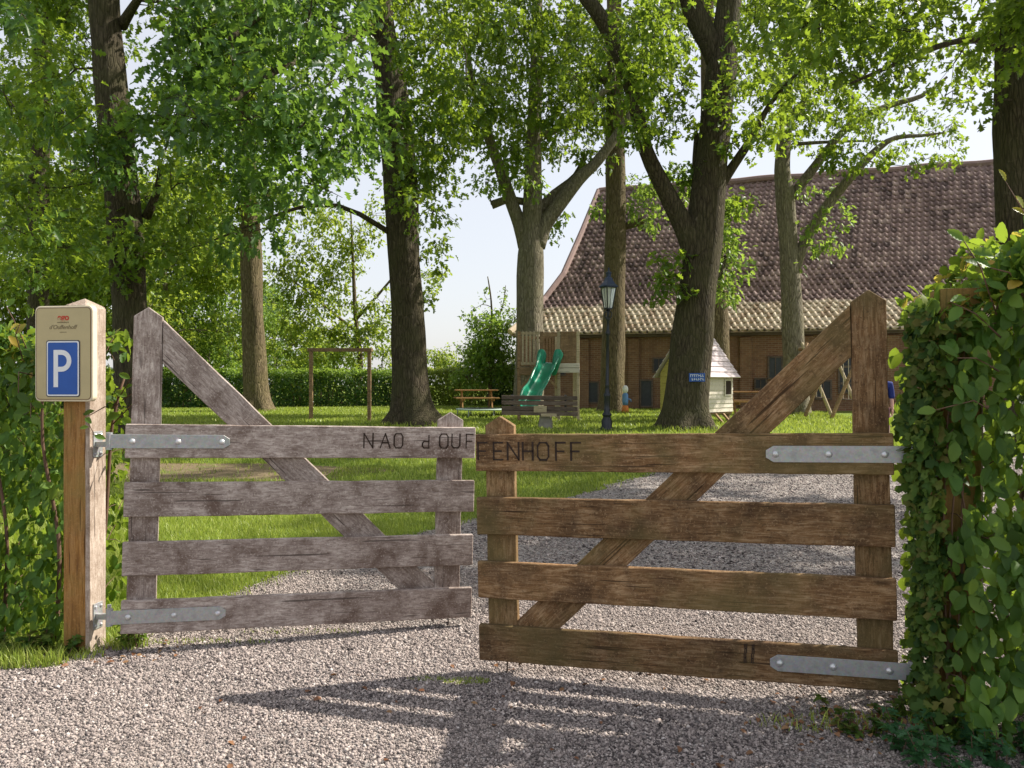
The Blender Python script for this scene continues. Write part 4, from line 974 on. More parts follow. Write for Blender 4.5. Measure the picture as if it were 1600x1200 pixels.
def gate(name, label, hinge, angle, s, mat, tilt, text_fn, seed):
    """s = +1: hinge on the left and gate runs to the right. Local origin at the hinge end, front is -Y"""
    root = empty(name, hinge, angle, label=label, cat='gate', group='pair of wooden field gates')
    root.rotation_euler = (0, tilt, angle)
    X = lambda u: s * u
    t = .034; zs = [(1.126, 1.321), (.786, .985), (.447, .642), (.115, .305)]
    boards = []
    for i, (z0, z1) in enumerate(zs):
        a, b = (X(0), (z0 + z1) / 2), (X(W_), (z0 + z1) / 2)
        if s < 0: a, b = b, a
        boards.append(plank('board', mat, root, a, b, z1 - z0, t, -t, seed + i))
    upright('tall_upright', mat, root, X(.100 if s > 0 else .090), .155, .14, 1.945, 2.0, .045, .002, seed + 8)
    upright('short_upright', mat, root, X(W_ - (.155 if s > 0 else .125)), .160, .14, 1.365, 1.415, .045, .002, seed + 9)
    # brace: top edge from (.216, 1.945) to (W-.206, .22)
    x1, x2 = (.180 if s > 0 else .170), W_ - (.237 if s > 0 else .206); zt1, zt2 = 1.93, .33; sl = (zt2 - zt1) / (x2 - x1); ang = math.atan(sl); wv = .178; vert = wv / math.cos(ang)
    a = Vector((x1, 0, zt1 - vert / 2)); b = Vector((x2, 0, zt2 - vert / 2)); L = (b - a).length
    off = wv / 2 * math.tan(-ang)   # shift along the plank so that its ends are cut plumb
    # ends: (lower, upper) shift; plumb cut against the uprights
    A, B = (X(a.x), a.z), (X(b.x), b.z)
    if s > 0: plank('brace', mat, root, A, B, wv, .043, .003, seed + 10, ends=((off, -off), (off, -off)))
    else: plank('brace', mat, root, B, A, wv, .043, .003, seed + 10, ends=((-off, off), (-off, off)))
    for z, x0 in ((1.222, -.085), (.214, -.06)):
        strap(root, X(x0), X(.57), z, s, -t, [X(.04), X(.285), X(.525)])
    mb = MB(); mb.tube([(X(W_ - .14), .02, .02), (X(W_ - .14), .02, .2)], [.004, .004], 6); mb.build('drop_pin', M['ink'], root)
    for mb in text_fn(-t - .0022):
        o = mb.build('letter', M['ink'], boards[0]); o.matrix_parent_inverse = boards[0].matrix_basis.inverted()
    return root, boards
LG = Vector((-2.255, 4.59, 0)); LE = Vector((-.257, 5.10, 0)); d = LE - LG; la = math.atan2(d.y, d.x)
def txt_left(y):
    z = 1.190; h = .088; out = []
    for ch, u in (('N', 1.350), ('A', 1.450), ('O', 1.535), ('d', 1.712), ('O', 1.820), ('U', 1.898), ('F', 1.990)):
        mb = MB(); out.append(mb); carve(mb, ch, u, z, h if ch != 'd' else h * .9, .0085, y, 1.0 if u < 1.99 else .95)
    return out
gl, bl = gate('wooden_gate', 'greyed left hand wooden gate hinged on the sign post, lettering at its free end', LG, la, 1, M['gate_grey'], R(1.35), txt_left, 100)
RG = Vector((1.812, 3.737, 0)); RE = Vector((-.19, 4.29, 0)); d = RE - RG; ra = math.atan2(-d.y, -d.x)
def txt_right(y):
    z = 1.186; h = .090; out = []
    for ch, u in (('F', 2.035), ('E', 1.948), ('N', 1.871), ('H', 1.788), ('O', 1.708), ('F', 1.610), ('F', 1.530)):
        mb = MB(); out.append(mb); carve(mb, ch, -u, z, h, .0095, y, 1.08)
    return out
gr, br = gate('wooden_gate', 'brown right hand wooden gate hinged in the right hedge, lettering at its free end', RG, ra, -1, M['gate_brown'], R(-1.1), txt_right, 200)
mb = MB(); 
for x in (-.690, -.655):
    for dz in (0, .046): carve(mb, 'H', x + (.004 if dz else 0), .205 + dz, .042, .004, -.034 - .0022, .35)
o = mb.build('carved_mark', M['ink'], br[3]); o.matrix_parent_inverse = br[3].matrix_basis.inverted()

def gate_post(name, label, loc, ang, h, mat, w=.155, pyramid=.055, seed=1):
    root = empty(name, loc, ang, label=label, cat='gate post')
    L = h; mb = MB(); n = 16; c = w / 2; rng = random.Random(seed); vs, fs = [], []
    ch = .012
    ring = [(-c + ch, -c), (c - ch, -c), (c, -c + ch), (c, c - ch), (c - ch, c), (-c + ch, c), (-c, c - ch), (-c, -c + ch)]
    for i in range(n + 1):
        x = L * i / n
        for (a, b) in ring: vs.append((x, a + rng.uniform(-.001, .001), b + rng.uniform(-.001, .001)))
    b0 = len(vs)
    for (a, b) in ring: vs.append((L + pyramid * .25, a * .93, b * .93))
    vs.append((L + pyramid, 0, 0))
    for i in range(n + 1):
        for q in range(8): fs.append((i * 8 + q, i * 8 + (q + 1) % 8, (i + 1) * 8 + (q + 1) % 8, (i + 1) * 8 + q))
    for q in range(8): fs.append((b0 + q, b0 + (q + 1) % 8, b0 + 8))
    fs.append(tuple(range(7, -1, -1)))
    me = bpy.data.meshes.new('shaft'); me.from_pydata(vs, [], fs); me.update()
    bm = bmesh.new(); bm.from_mesh(me); bmesh.ops.recalc_face_normals(bm, faces=bm.faces); bm.to_mesh(me); bm.free()
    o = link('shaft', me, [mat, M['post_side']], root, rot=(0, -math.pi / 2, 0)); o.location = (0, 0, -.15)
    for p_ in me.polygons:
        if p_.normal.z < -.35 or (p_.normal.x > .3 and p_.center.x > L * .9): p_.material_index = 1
    return root
pa = math.atan2(3.75 - 4.6, 2.0 + 2.45)
PL = Vector((-2.50, 4.66, 0))
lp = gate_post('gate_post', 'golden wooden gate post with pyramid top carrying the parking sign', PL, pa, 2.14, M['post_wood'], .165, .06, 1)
def bracket(root, z, x, s):
    mb = MB(); mb.box((x + s * .003, 0, z), (.006, .075, .15)); b = mb.build('hinge_bracket', M['galv'], root, bevel=.001)
    for dz in (-.055, .055):
        for dy in (-.022, .022):
            q = MB(); q.tube([(x + s * .006, dy, z + dz), (x + s * .012, dy, z + dz), (x + s * .015, dy, z + dz)], [.009, .008, .003], 10); q.build('screw', M['bolt'], b)
    p = MB(); p.bar((x + s * .006, -.01, z), (x + s * .085, -.01, z), .03, .03); p.tube([(x + s * .085, -.01, z - .03), (x + s * .085, -.01, z + .07)], [.011, .011], 10)
    p.build('pin', M['galv'], b)
bracket(lp, 1.20, .083, 1); bracket(lp, .20, .083, 1)
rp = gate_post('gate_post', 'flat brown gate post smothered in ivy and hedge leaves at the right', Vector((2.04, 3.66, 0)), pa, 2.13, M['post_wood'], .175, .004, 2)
bracket(rp, 1.20, -.088, -1); bracket(rp, .20, -.088, -1)

# ------------------------------------------------------------------ parking sign
def rrect(w, h, r, k=5, cx=0, cz=0):
    pts = []
    for (sx, sz, a0) in ((1, 1, 0), (-1, 1, 90), (-1, -1, 180), (1, -1, 270)):
        for i in range(k + 1):
            a = R(a0 + 90 * i / k); pts.append((cx + sx * (w / 2 - r) + math.cos(a) * r, cz + sz * (h / 2 - r) + math.sin(a) * r))
    return pts
def slab(name, poly, y0, y1, mat, parent, bevel=0, hole=None):
    mb = MB()
    if hole:
        n = len(poly); vs = [(x, y0, z) for x, z in poly] + [(x, y0, z) for x, z in hole] + [(x, y1, z) for x, z in poly] + [(x, y1, z) for x, z in hole]
        fs = []
        for i in range(n):
            j = (i + 1) % n; fs += [(i, j, n + j, n + i), (2 * n + i, 3 * n + i, 3 * n + j, 2 * n + j), (i, 2 * n + i, 2 * n + j, j), (n + i, n + j, 3 * n + j, 3 * n + i)]
        mb.add(vs, fs)
    else: mb.prism(poly, y0, y1)
    o = mb.build(name, mat, parent, bevel=bevel); bm = bmesh.new(); bm.from_mesh(o.data); bmesh.ops.recalc_face_normals(bm, faces=bm.faces); bm.to_mesh(o.data); bm.free(); return o
def text(name, s, size, x, y, z, mat, parent, depth=.0006, shear=0, offset=0, sx=1.0, rz=0):
    cu = bpy.data.curves.new(name, 'FONT'); cu.body = s; cu.size = size; cu.align_x = 'CENTER'; cu.align_y = 'CENTER'; cu.extrude = depth; cu.shear = shear; cu.offset = offset
    tmp = bpy.data.objects.new(name, cu); COL.objects.link(tmp); bpy.context.view_layer.update()
    me = bpy.data.meshes.new_from_object(tmp.evaluated_get(bpy.context.evaluated_depsgraph_get())); bpy.data.objects.remove(tmp); bpy.data.curves.remove(cu)
    me.materials.clear()
    me.transform(Matrix.Rotation(math.pi / 2, 4, 'X') @ Matrix.Diagonal((sx, 1, 1, 1)))
    o = link(name, me, mat, parent); o.location = (x, y, z); o.rotation_euler = (0, 0, rz); return o
SW, SH = .365, .545
sign = empty('parking_sign', PL + Vector((-.035, 0, 0)), pa + R(2), label='cream parking sign with white P on blue, on the left gate post', cat='sign')
# box stands off the front of the post
sy = -.083; zc = 1.723
slab('panel', rrect(SW, SH, .03, cz=zc), sy - .042, sy - .002, M['cream_edge'], sign, bevel=.003)
slab('face', rrect(SW - .028, SH - .028, .02, cz=zc), sy - .0455, sy - .0425, M['cream'], sign)
slab('outline', rrect(SW - .020, SH - .020, .024, cz=zc), sy - .0450, sy - .0423, plain('brown_line', (.18, .11, .05), .6), sign, hole=rrect(SW - .029, SH - .029, .02, cz=zc))
bz = zc - .085
bp = slab('blue_panel', rrect(.212, .322, .014, cz=bz), sy - .0485, sy - .0457, M['sign_dark'], sign)
slab('white_border', rrect(.202, .312, .012, cz=bz), sy - .0500, sy - .0487, M['sign_white'], bp)
slab('blue_field', rrect(.186, .296, .008, cz=bz), sy - .0515, sy - .0502, M['sign_blue'], bp)
def letter_p():
    h, w, st = .212, .112, .028; mb = MB(); x0 = -w / 2; z0 = bz - h / 2; y0, y1 = sy - .053, sy - .0517
    mb.prism([(x0, z0), (x0 + st, z0), (x0 + st, z0 + h), (x0, z0 + h)], y0, y1)
    r = .062; cx = x0 + w - r; cz_ = z0 + h - r; k = 14; ri = r - st
    out = [(x0 + st, z0 + h)] + [(cx + r * math.sin(math.pi * i / k), cz_ + r * math.cos(math.pi * i / k)) for i in range(k + 1)] + [(x0 + st, z0 + h - 2 * r)]
    inn = [(x0 + st, z0 + h - st)] + [(cx + ri * math.sin(math.pi * i / k), cz_ + ri * math.cos(math.pi * i / k)) for i in range(k + 1)] + [(x0 + st, z0 + h - 2 * r + st)]
    for i in range(len(out) - 1):
        q = [out[i], out[i + 1], inn[i + 1], inn[i]]; mb.prism(q, y0, y1)
    mb.build('letter', M['sign_white'], bp)
letter_p()
f = sy - .0465
text('logo', 'ego', .05, 0, f, zc + .206, M['red'], sign, offset=.0016)
def dashes(name, x, z, w, h, n, mat, parent, y, seed):
    """a line of print too small to read: uneven short strokes"""
    rng = random.Random(seed); mb = MB(); st = w / n
    for i in range(n):
        cx = x - w / 2 + st * (i + .5); hh = h * rng.uniform(.7, 1.0)
        mb.box((cx - st * .22, y, z), (st * .22, .001, hh)); mb.box((cx + st * .12, y, z + rng.choice((-1, 0, 1)) * h * .3), (st * .34, .001, h * .24))
    return mb.build(name, mat, parent)
dashes('small_lettering', 0, zc + .178, .075, .008, 13, M['grey_ink'], sign, f - .0003, 1)
text('name_lettering', "d'Ouffenhoff", .034, -.004, f, zc + .150, M['grey_ink'], sign, shear=.25)
dashes('small_lettering', 0, zc + .122, .045, .005, 9, M['grey_ink'], sign, f - .0003, 2)
# ------------------------------------------------------------------ barn
BE = Vector((-.05, 31.2, 0)); BA = -R(14); BU = Vector((math.cos(BA), math.sin(BA), 0)); BV = Vector((-math.sin(BA), math.cos(BA), 0))
barn = empty('barn', BE, BA, label='long old brick barn with a huge purple brown pantile roof sweeping low', cat='barn')
BL, BD, ZE = 34.0, 14.0, 3.52; ZG = gz(31) - .1
DP = [0, 1, 2, 3, 5, 7]; ZP = [3.50, 4.27, 5.02, 6.12, 8.30, 10.55]; LP_ = [0, .6, 1.0, 1.57, 2.06, 2.53]
def zprof(d): return float(np.interp(d, DP, ZP))
def lprof(d): return float(np.interp(d, DP, LP_))
def roof_tiles():
    rng = np.random.default_rng(91); rows = []; d = 0.0; ds = [0.0]
    arc = lambda a: math.hypot(1, (zprof(a + .01) - zprof(a - .01 if a > .01 else 0)) / (.02 if a > .01 else .01))
    while d < 7.0:
        d += .30 / arc(d + .01); ds.append(min(d, 7.0))
    co, ids, szs, off = [], [], [], 0; tw = .235
    prof = [(0, .028), (.22, .058), (.42, .036), (.62, .0), (.84, .0), (1.0, .028)]
    k = len(prof)
    for r in range(len(ds) - 1):
        d0, d1 = ds[r], ds[r + 1]; z0, z1 = zprof(d0), zprof(d1); ov = .25 * (d1 - d0)
        l0 = lprof((d0 + d1) / 2); n = int((BL - 2 * l0) / tw); sag = .0
        sl = Vector((0, d1 - d0, z1 - z0)).normalized(); nn = Vector((0, -sl.z, sl.y))
        for c in range(n):
            x = l0 + c * tw; rise = .4 * x / BL * (d0 / 7)
            jx, jn = rng.uniform(-.008, .008), rng.uniform(-.006, .014)
            if rng.random() < .012: jn -= .05
            wave = .05 * math.sin(x * .45 + d0) + .03 * math.sin(x * 1.3 + d0 * .8)
            low = Vector((0, d0 - ov * .6 * 1, z0 - ov * .6 * (z1 - z0) / max(d1 - d0, .01))); hi = Vector((0, d1, z1))
            vs = []
            for (u, h) in prof:
                b = low + nn * (h + .028 + jn + wave * (d0 / 7 * .9)) ; vs.append((x + u * tw + jx, b.y, b.z + rise))
            for (u, h) in prof:
                b = hi + nn * (h + wave * (d0 / 7 * .9)); vs.append((x + u * tw + jx * .3, b.y, b.z + rise))
            for (u, h) in prof:
                b = low + nn * (h + .008 + jn - .02 + wave * (d0 / 7 * .9)); vs.append((x + u * tw + jx, b.y + .003, b.z + rise))
            co += vs
            for i in range(k - 1):
                ids += [off + i, off + i + 1, off + k + i + 1, off + k + i]; ids += [off + 2 * k + i, off + 2 * k + i + 1, off + i + 1, off + i]; szs += [4, 4]
            off += 3 * k
    # hip end at the left: same tiles running up the steep side
    for r in range(len(ds) - 1):
        d0, d1 = ds[r], ds[r + 1]; la, lb = lprof(d0), lprof(d1); z0, z1 = zprof(d0), zprof(d1)
        n = int((BD - 2 * d0) / tw)
        sl = Vector((lb - la, 0, z1 - z0)).normalized(); nn = Vector((-sl.z, 0, sl.x))
        for c in range(n):
            y = d0 + c * tw; vs = []; jn = rng.uniform(-.006, .014)
            for (u, h) in prof: b = Vector((la, 0, z0 - .06)) + nn * (h + .028 + jn); vs.append((b.x, y + u * tw, b.z))
            for (u, h) in prof: b = Vector((lb, 0, z1)) + nn * h; vs.append((b.x, y + u * tw, b.z))
            co += vs
            for i in range(k - 1): ids += [off + i, off + k + i, off + k + i + 1, off + i + 1]; szs += [4]
            off += 2 * k
    return np_mesh('roof', np.array(co), szs, ids)
roof = link('roof', roof_tiles(), M['tiles'], barn)
mb = MB()   # boarding under the tiles, back slope and right hip
pf = [(lprof(d), d, zprof(d) - .06) for d in DP]; n = len(DP)
fr_l = [(l, d, z) for l, d, z in pf]; fr_r = [(BL - l, d, z + .4 * (d / 7) * (BL - l) / BL) for l, d, z in pf]
bk_l = [(l, BD - d, z) for l, d, z in pf]; bk_r = [(BL - l, BD - d, z + .4 * (d / 7)) for l, d, z in pf]
vs = fr_l + fr_r + bk_l + bk_r; fs = []
for i in range(n - 1):
    fs += [(i, n + i, n + i + 1, i + 1), (2 * n + i, 2 * n + i + 1, 3 * n + i + 1, 3 * n + i), (i, i + 1, 2 * n + i + 1, 2 * n + i), (n + i, 3 * n + i, 3 * n + i + 1, n + i + 1)]
mb.add(vs, fs); ub = mb.build('roof_boarding', M['tiles'], barn)
mb = MB(); N_ = 60
pts = [(lprof(7) + (BL - 2 * lprof(7)) * i / N_, 7, 10.62 + .4 * i / N_ + .03 * math.sin(i * .9)) for i in range(N_ + 1)]
mb.tube(pts, [.15] * (N_ + 1), 8); mb.build('ridge_tiles', M['tiles'], barn)
mb = MB(); mb.tube([(l - .02, d - .02, z + .14) for l, d, z in pf], [.13] * n, 8); mb.build('hip_tiles', M['tiles'], barn)
# walls
def wall(): 
    mb = MB(); t = .4; x0, x1, y0, y1 = .35, BL - .35, .45, BD - .45; h = ZE - .02 - ZG
    mb.box(((x0 + x1) / 2, y0 + t / 2, ZG + h / 2), (x1 - x0, t, h)); mb.box(((x0 + x1) / 2, y1 - t / 2, ZG + h / 2), (x1 - x0, t, h))
    for x in (x0 + t / 2, x1 - t / 2): mb.box((x, (y0 + y1) / 2, ZG + h / 2), (t, y1 - y0 - 2 * t - .004, h + .6))
    return mb.build('wall', M['brick'], barn)
wl = wall()
def barn_u(px, v=.45):
    dx = (px - 800) / F; o = BE + BV * v   # ray (dx,1) meets the wall line
    den = BU.x - dx * BU.y; return (dx * o.y - o.x) / den
def barn_pt(px, py):
    u = barn_u(px); p = BE + BV * .45 + BU * u; return u, EYE - (py - 600) / F * p.y
for px in (838, 912, 990, 1062, 1165, 1262, 1395, 1470):
    u, z = barn_pt(px, 540); mb = MB(); mb.box((u, .40, (ZE + ZG) / 2 - .1), (.42, .14, ZE - ZG - .25)); mb.build('pilaster', M['brick'], barn, bevel=.015)
mb = MB(); mb.box((BL / 2, .32, ZE - .12), (BL - .9, .25, .12)); mb.build('eaves_beam', M['dark_wood'], barn)
mb = MB()
for i in range(110): mb.box((.5 + i * .3, .12, ZE + .0), (.07, .42, .08))
mb.build('rafter_ends', M['dark_wood'], barn)
def opening(name, xa, ya, xb, yb, mat, fr=M['dark_wood'], bars=0):
    u0, z1 = barn_pt(xa, ya); u1, z0 = barn_pt(xb, yb); z0 = max(z0, gz(31)); w = u1 - u0; h = z1 - z0; cx, cz_ = (u0 + u1) / 2, (z0 + z1) / 2
    mb = MB(); mb.box((cx, .435, cz_), (w, .03, h)); o = mb.build(name, mat, barn)
    mb = MB()
    for a in (-1, 1): mb.box((cx + a * (w / 2 + .03), .425, cz_), (.06, .07, h)); mb.box((cx, .423, cz_ + a * (h / 2 + .03)), (w + .12, .075, .06))
    for b in range(bars): mb.box((u0 + w * (b + 1) / (bars + 1), .412, cz_), (.03, .016, h))
    if h > 1: 
        for q in (.25, .75): mb.box((cx, .411, z0 + h * q), (w * .9, .016, .08))
    mb.build('frame', fr, o)
opening('door', 920, 598, 934, 628, M['dark_grey']); opening('door', 1002, 595, 1018, 634, M['dark_grey'])
opening('window', 1022, 561, 1037, 580, M['lamp_black'], bars=1); opening('shutter', 1202, 559, 1231, 590, M['dark_grey'], bars=2)
opening('window', 1181, 593, 1196, 606, M['lamp_black'], bars=1); opening('door', 1312, 560, 1334, 612, M['lamp_black']); opening('window', 1276, 596, 1297, 622, M['lamp_black'], bars=1)
opening('window', 868, 560, 882, 585, M['lamp_black'], bars=1)
# ------------------------------------------------------------------ playground
def lp_(mb, pts, w, h): 
    for a, b in zip(pts[:-1], pts[1:]): mb.bar(a, b, w, h)
# wooden play frame (two posts and a beam)
Y = 22.0
fr = empty('timber_arch', G(532, Y), label='bare timber arch of two posts and a beam before the dark hedge', cat='play frame'); o0 = fr.location
a, b = P(486, 545, 22.2), P(577, 545, 21.6)
for q in (a, b):
    mb = MB(); c = Vector(q) - o0; mb.box((c.x, c.y, (c.z - .08 + gz(q.y) - o0.z - .1) / 2), (.095, .095, c.z - .08 - (gz(q.y) - o0.z) + .1)); mb.build('post', M['play_wood'], fr, bevel=.006)
mb = MB(); d_ = (b - a).normalized() * .09; mb.bar(a - o0 - d_ - Vector((0, 0, .03)), b - o0 + d_ - Vector((0, 0, .03)), .1, .1); mb.build('beam', M['play_wood'], fr, bevel=.006)

# play tower with slide
Y = 22.0; S = Y / F
tw = empty('play_tower', G(860, Y), label='wooden play tower with slatted railings on tall posts', cat='play tower'); o0 = Vector(tw.location)
def L(px, py, dy=0): p = P(px, py, Y); return Vector((p.x - o0.x, dy, p.z - o0.z))
D = 1.25
xs = [L(811, 0).x, L(846, 0).x, L(873, 0).x, L(903, 0).x]; zt = L(0, 518).z; zp = L(0, 572).z
def bpart(name, boxes, mat, par=tw, bevel=.005):
    mb = MB()
    for c, d in boxes: mb.box(c, d)
    return mb.build(name, mat, par, bevel=bevel)
for i, x in enumerate(xs):
    for y in (0, D):
        if i == 1 and y: continue
        z0 = -.1 if not (i == 1) else zp - .1
        m_ = M['pale_wood'] if i >= 2 else M['play_wood']
        bpart('post', [((x, y, (zt + z0) / 2), (.085, .085, zt - z0))], m_)
bpart('deck', [(((xs[0] + xs[3]) / 2, D / 2, zp - .06), (xs[3] - xs[0] + .12, D + .1, .05)), (((xs[0] + xs[2]) / 2, -.055, zp - .14), (xs[2] - xs[0], .03, .2)), (((xs[0] + xs[2]) / 2, D + .055, zp - .14), (xs[2] - xs[0], .03, .2))], M['play_wood'])
def rail(x0, x1, y, n, z0, z1, mat, w=.06):
    b = [(((x0 + x1) / 2, y + .02, z1 - .05), (x1 - x0, .03, .07)), (((x0 + x1) / 2, y + .02, z0 + .05), (x1 - x0, .03, .07))]
    bpart('rail', b[:1], mat); bpart('rail', b[1:], mat); b = []
    for i in range(n): x = x0 + (x1 - x0) * (i + .5) / n; b.append(((x, y - .01, (z0 + z1) / 2), (w, .022, z1 - z0)))
    bpart('slats', b, mat)
rail(xs[0] + .05, xs[1] - .05, -.03, 5, zp + .02, zt, M['pale_wood'], .055)
rail(xs[2] + .05, xs[3] - .05, -.03, 6, zp + .0, zt, M['play_wood'], .07)
rail(xs[0] + .05, xs[2] - .05, D, 11, zp + .02, zt - .05, M['play_wood'], .055)
bpart('panel', [(((xs[2] + xs[3]) / 2, -.06, zp - .12), (xs[3] - xs[2] + .08, .03, .125)), (((xs[2] + xs[3]) / 2, -.06, zp + .015), (xs[3] - xs[2] + .08, .03, .12))], M['white_wood'])
bpart('crossbar', [(((xs[1] + xs[2]) / 2, 0, zt - .08), (xs[2] - xs[1] - .09, .05, .12))], M['play_wood'])
for x, s in ((xs[0], 1), (xs[2], -1)):
    mb = MB(); mb.bar((x, 0, zp - .65), (x + s * .4, 0, zp - .22), .06, .06); mb.build('brace', M['play_wood'], tw)
for y in (.15, .5, .85): pass
sd = empty('slide', G(835, 20.6), label='green wavy plastic slide coming down from the play tower', cat='slide'); so = Vector(sd.location)
path = [(P(859, 566, 21.9), .30), (P(858, 571, 21.75), .30), (P(853, 582, 21.4), .27), (P(846, 596, 21.0), .26), (P(838, 610, 20.55), .26), (P(832, 622, 20.2), .27), (P(828, 634, 19.9), .28), (P(826, 640, 19.6), .28)]
mb = MB(); cs_ = []
pts, ww = catmull([p for p, w in path], [w for p, w in path], .12)
prof = [(-1.08, .30), (-1.0, .31), (-.92, .27), (-.8, .05), (-.4, -.02), (0, -.03), (.4, -.02), (.8, .05), (.92, .27), (1.0, .31), (1.08, .30)]
vs, fs = [], []
for i, (p, w) in enumerate(zip(pts, ww)):
    t = (pts[min(i + 1, len(pts) - 1)] - pts[max(i - 1, 0)]).normalized(); sd_ = Vector((0, 0, 1)).cross(t); sd_ = (Vector((1, 0, 0)) - t * t.x).normalized(); up = t.cross(sd_); up = up if up.z > 0 else -up
    hi = 1.5 if i < 5 else (1 - .25 * math.sin(i * .7))
    for (u, h) in prof: vs.append(p - so + sd_ * (u * w * .9) + up * (max(h, -.03) * (hi if h > .1 else 1) * .62))
k = len(prof)
for i in range(len(pts) - 1):
    for j in range(k - 1): fs.append((i * k + j, i * k + j + 1, (i + 1) * k + j + 1, (i + 1) * k + j))
mb.add(vs, fs); o = mb.build('chute', M['slide_green'], sd, smooth=True)
md = o.modifiers.new('thick', 'SOLIDIFY'); md.thickness = .025; md = o.modifiers.new('soft', 'SUBSURF'); md.levels = 1; md.render_levels = 1
for sx, px in ((-1, 846), (1, 869)):     # tall rounded cheeks at the top
    mb = MB(); c = P(px, 562, 21.8) - so; poly = [(.0, -.42), (.10, -.1), (.13, .16), (.06, .29), (-.07, .29), (-.12, .1), (-.11, -.2), (-.1, -.45)]
    if sx > 0: poly = [(x * 1.05 + .05 * (z > 0), z) for x, z in poly]
    mb.prism([(c.x + x * 1.1, c.z + z) for x, z in poly], c.y - .06 + .05, c.y + .08); q = mb.build('cheek', M['slide_green'], sd, bevel=.03, smooth=True)

# bench seen from behind on its concrete foot
Y = 18.6; bn = empty('park_bench', G(850, Y), R(-7), label='dark slatted bench seen from behind, with a small plaque, below the slide', cat='bench')
for i, z in enumerate((.72, .60, .47, .36)):
    mb = MB(); mb.box((-.12 + .006 * i, -.12 + .035 * i * -1 + .14, z), (1.78, .035, .10)); mb.build('back_slat', M['dark_wood'], bn, bevel=.006, rot=(0, R(.6), 0))
for i, y in enumerate((.12, .24, .36, .48)):
    mb = MB(); mb.box((-.12, y, .42), (1.78, .10, .035)); mb.build('seat_slat', M['dark_wood'], bn, bevel=.006)
for x in (-.75, .5):
    mb = MB(); lp_(mb, [(x, .03, .78), (x, .1, .40), (x, .5, .38)], .05, .05); mb.build('bracket', M['lamp_black'], bn)
mb = MB(); mb.box((.02, .24, .14), (.34, .3, .42), taper=.8); mb.build('foot', M['stone'], bn, bevel=.02)
mb = MB(); mb.box((-.08, -.105, .46), (.3, .012, .15)); mb.build('plaque', M['pale_wood'], bn)
mb = MB(); mb.box((.12, -.105, .325), (.36, .014, .07)); mb.build('plaque', M['pale_wood'], bn)

def picnic(px, Y, rz, mat, label, s=1.0):
    r = empty('picnic_table', G(px, Y), R(rz), label=label, cat='picnic table')
    for i in range(5): mb = MB(); mb.box((0, -.29 + .145 * i, .74 * s), (1.6, .135, .04)); mb.build('table_slat', mat, r, bevel=.004)
    for y in (-.68, .68): mb = MB(); mb.box((0, y, .45 * s), (1.6, .26, .045)); mb.build('seat', mat, r, bevel=.004)
    for x in (-.55, .55):
        for y in (-1, 1): mb = MB(); mb.bar((x, y * .18, .72 * s), (x, y * .62, -.03), .045, .1); mb.build('leg', mat, r)
        mb = MB(); mb.box((x + .05, 0, .40 * s), (.045, 1.5, .1)); mb.build('cross_beam', mat, r)
    return r
picnic(744, 30, 8, M['orange_wood'], 'orange brown wooden picnic table in front of the sunlit hedge')
picnic(1166, 25, 5, M['orange_wood'], 'picnic table partly hidden behind the right gate brace, beside the playhouse')
# low round canvas on the grass
tr = empty('trampoline', G(753, 24.2), label='low pale green round trampoline on the lawn before the orange picnic table', cat='trampoline')
mb = MB(); mb.lathe([(.0, .235), (.62, .235), (.66, .25), (.78, .25), (.80, .22), (.78, .20), (.0, .20)], sides=32); mb.build('mat', M['trampoline'], tr, smooth=True)
for i in range(6):
    a = i * math.pi / 3; mb = MB(); mb.tube([(.74 * math.cos(a), .74 * math.sin(a), -.02), (.74 * math.cos(a), .74 * math.sin(a), .21)], [.02, .02], 8); mb.build('leg', M['galv'], tr)

# playhouse on legs
Y = 21.5; ph = empty('playhouse', G(1088, Y), R(-48), label='little wooden playhouse on legs with a pinkish board roof, half behind the forked oak', cat='playhouse')
hw, hl, zb, ze, zr = .72, .62, .28, 1.32, 2.34      # x half width of the gable, y half length
def boards(name, corners, n, mat, par, t=.02):
    """lapped boards between two vertical/sloping edges: corners a->b bottom, c->d top"""
    a, b, c, d = map(Vector, corners); nn = (b - a).cross(c - a).normalized(); mb = MB()
    for i in range(n):
        t0, t1 = i / n, (i + 1) / n; p0, p1 = a.lerp(c, t0), b.lerp(d, t0); q0, q1 = a.lerp(c, t1), b.lerp(d, t1)
        v = [p0 + nn * t, p1 + nn * t, q1 + nn * .004, q0 + nn * .004, p0, p1, q1, q0]
        mb.add(v, [(0, 1, 2, 3), (7, 6, 5, 4), (0, 4, 5, 1), (3, 2, 6, 7), (0, 3, 7, 4), (1, 5, 6, 2)])
    return mb.build(name, mat, par)
A, B, C_, D_ = (-hw, -hl, 0), (hw, -hl, 0), (hw, hl, 0), (-hw, hl, 0)
up = lambda p, z: (p[0], p[1], z)
boards('side_wall', (up(B, zb), up(C_, zb), up(B, ze), up(C_, ze)), 9, M['white_wood'], ph)
boards('side_wall', (up(D_, zb), up(A, zb), up(D_, ze), up(A, ze)), 9, M['yellow_wood'], ph)
for y, s in ((-hl, 1), (hl, -1)):
    boards('gable_wall', ((-s * hw, y, zb), (s * hw, y, zb), (-s * hw, y, ze), (s * hw, y, ze)), 9, M['yellow_wood'], ph)
    mb = MB(); mb.prism([(-hw, ze), (hw, ze), (0, zr - .05)], y - .015, y + .015); mb.build('gable_top', M['yellow_wood'], ph)
for s in (-1, 1):
    e = s * (hw + .16); ez = ze - .14
    if s > 0: cs = ((e, -hl - .12, ez), (e, hl + .12, ez), (0, -hl - .12, zr), (0, hl + .12, zr))
    else: cs = ((e, hl + .12, ez), (e, -hl - .12, ez), (0, hl + .12, zr), (0, -hl - .12, zr))
    boards('roof', cs, 8, M['slate_roof'], ph, .03)
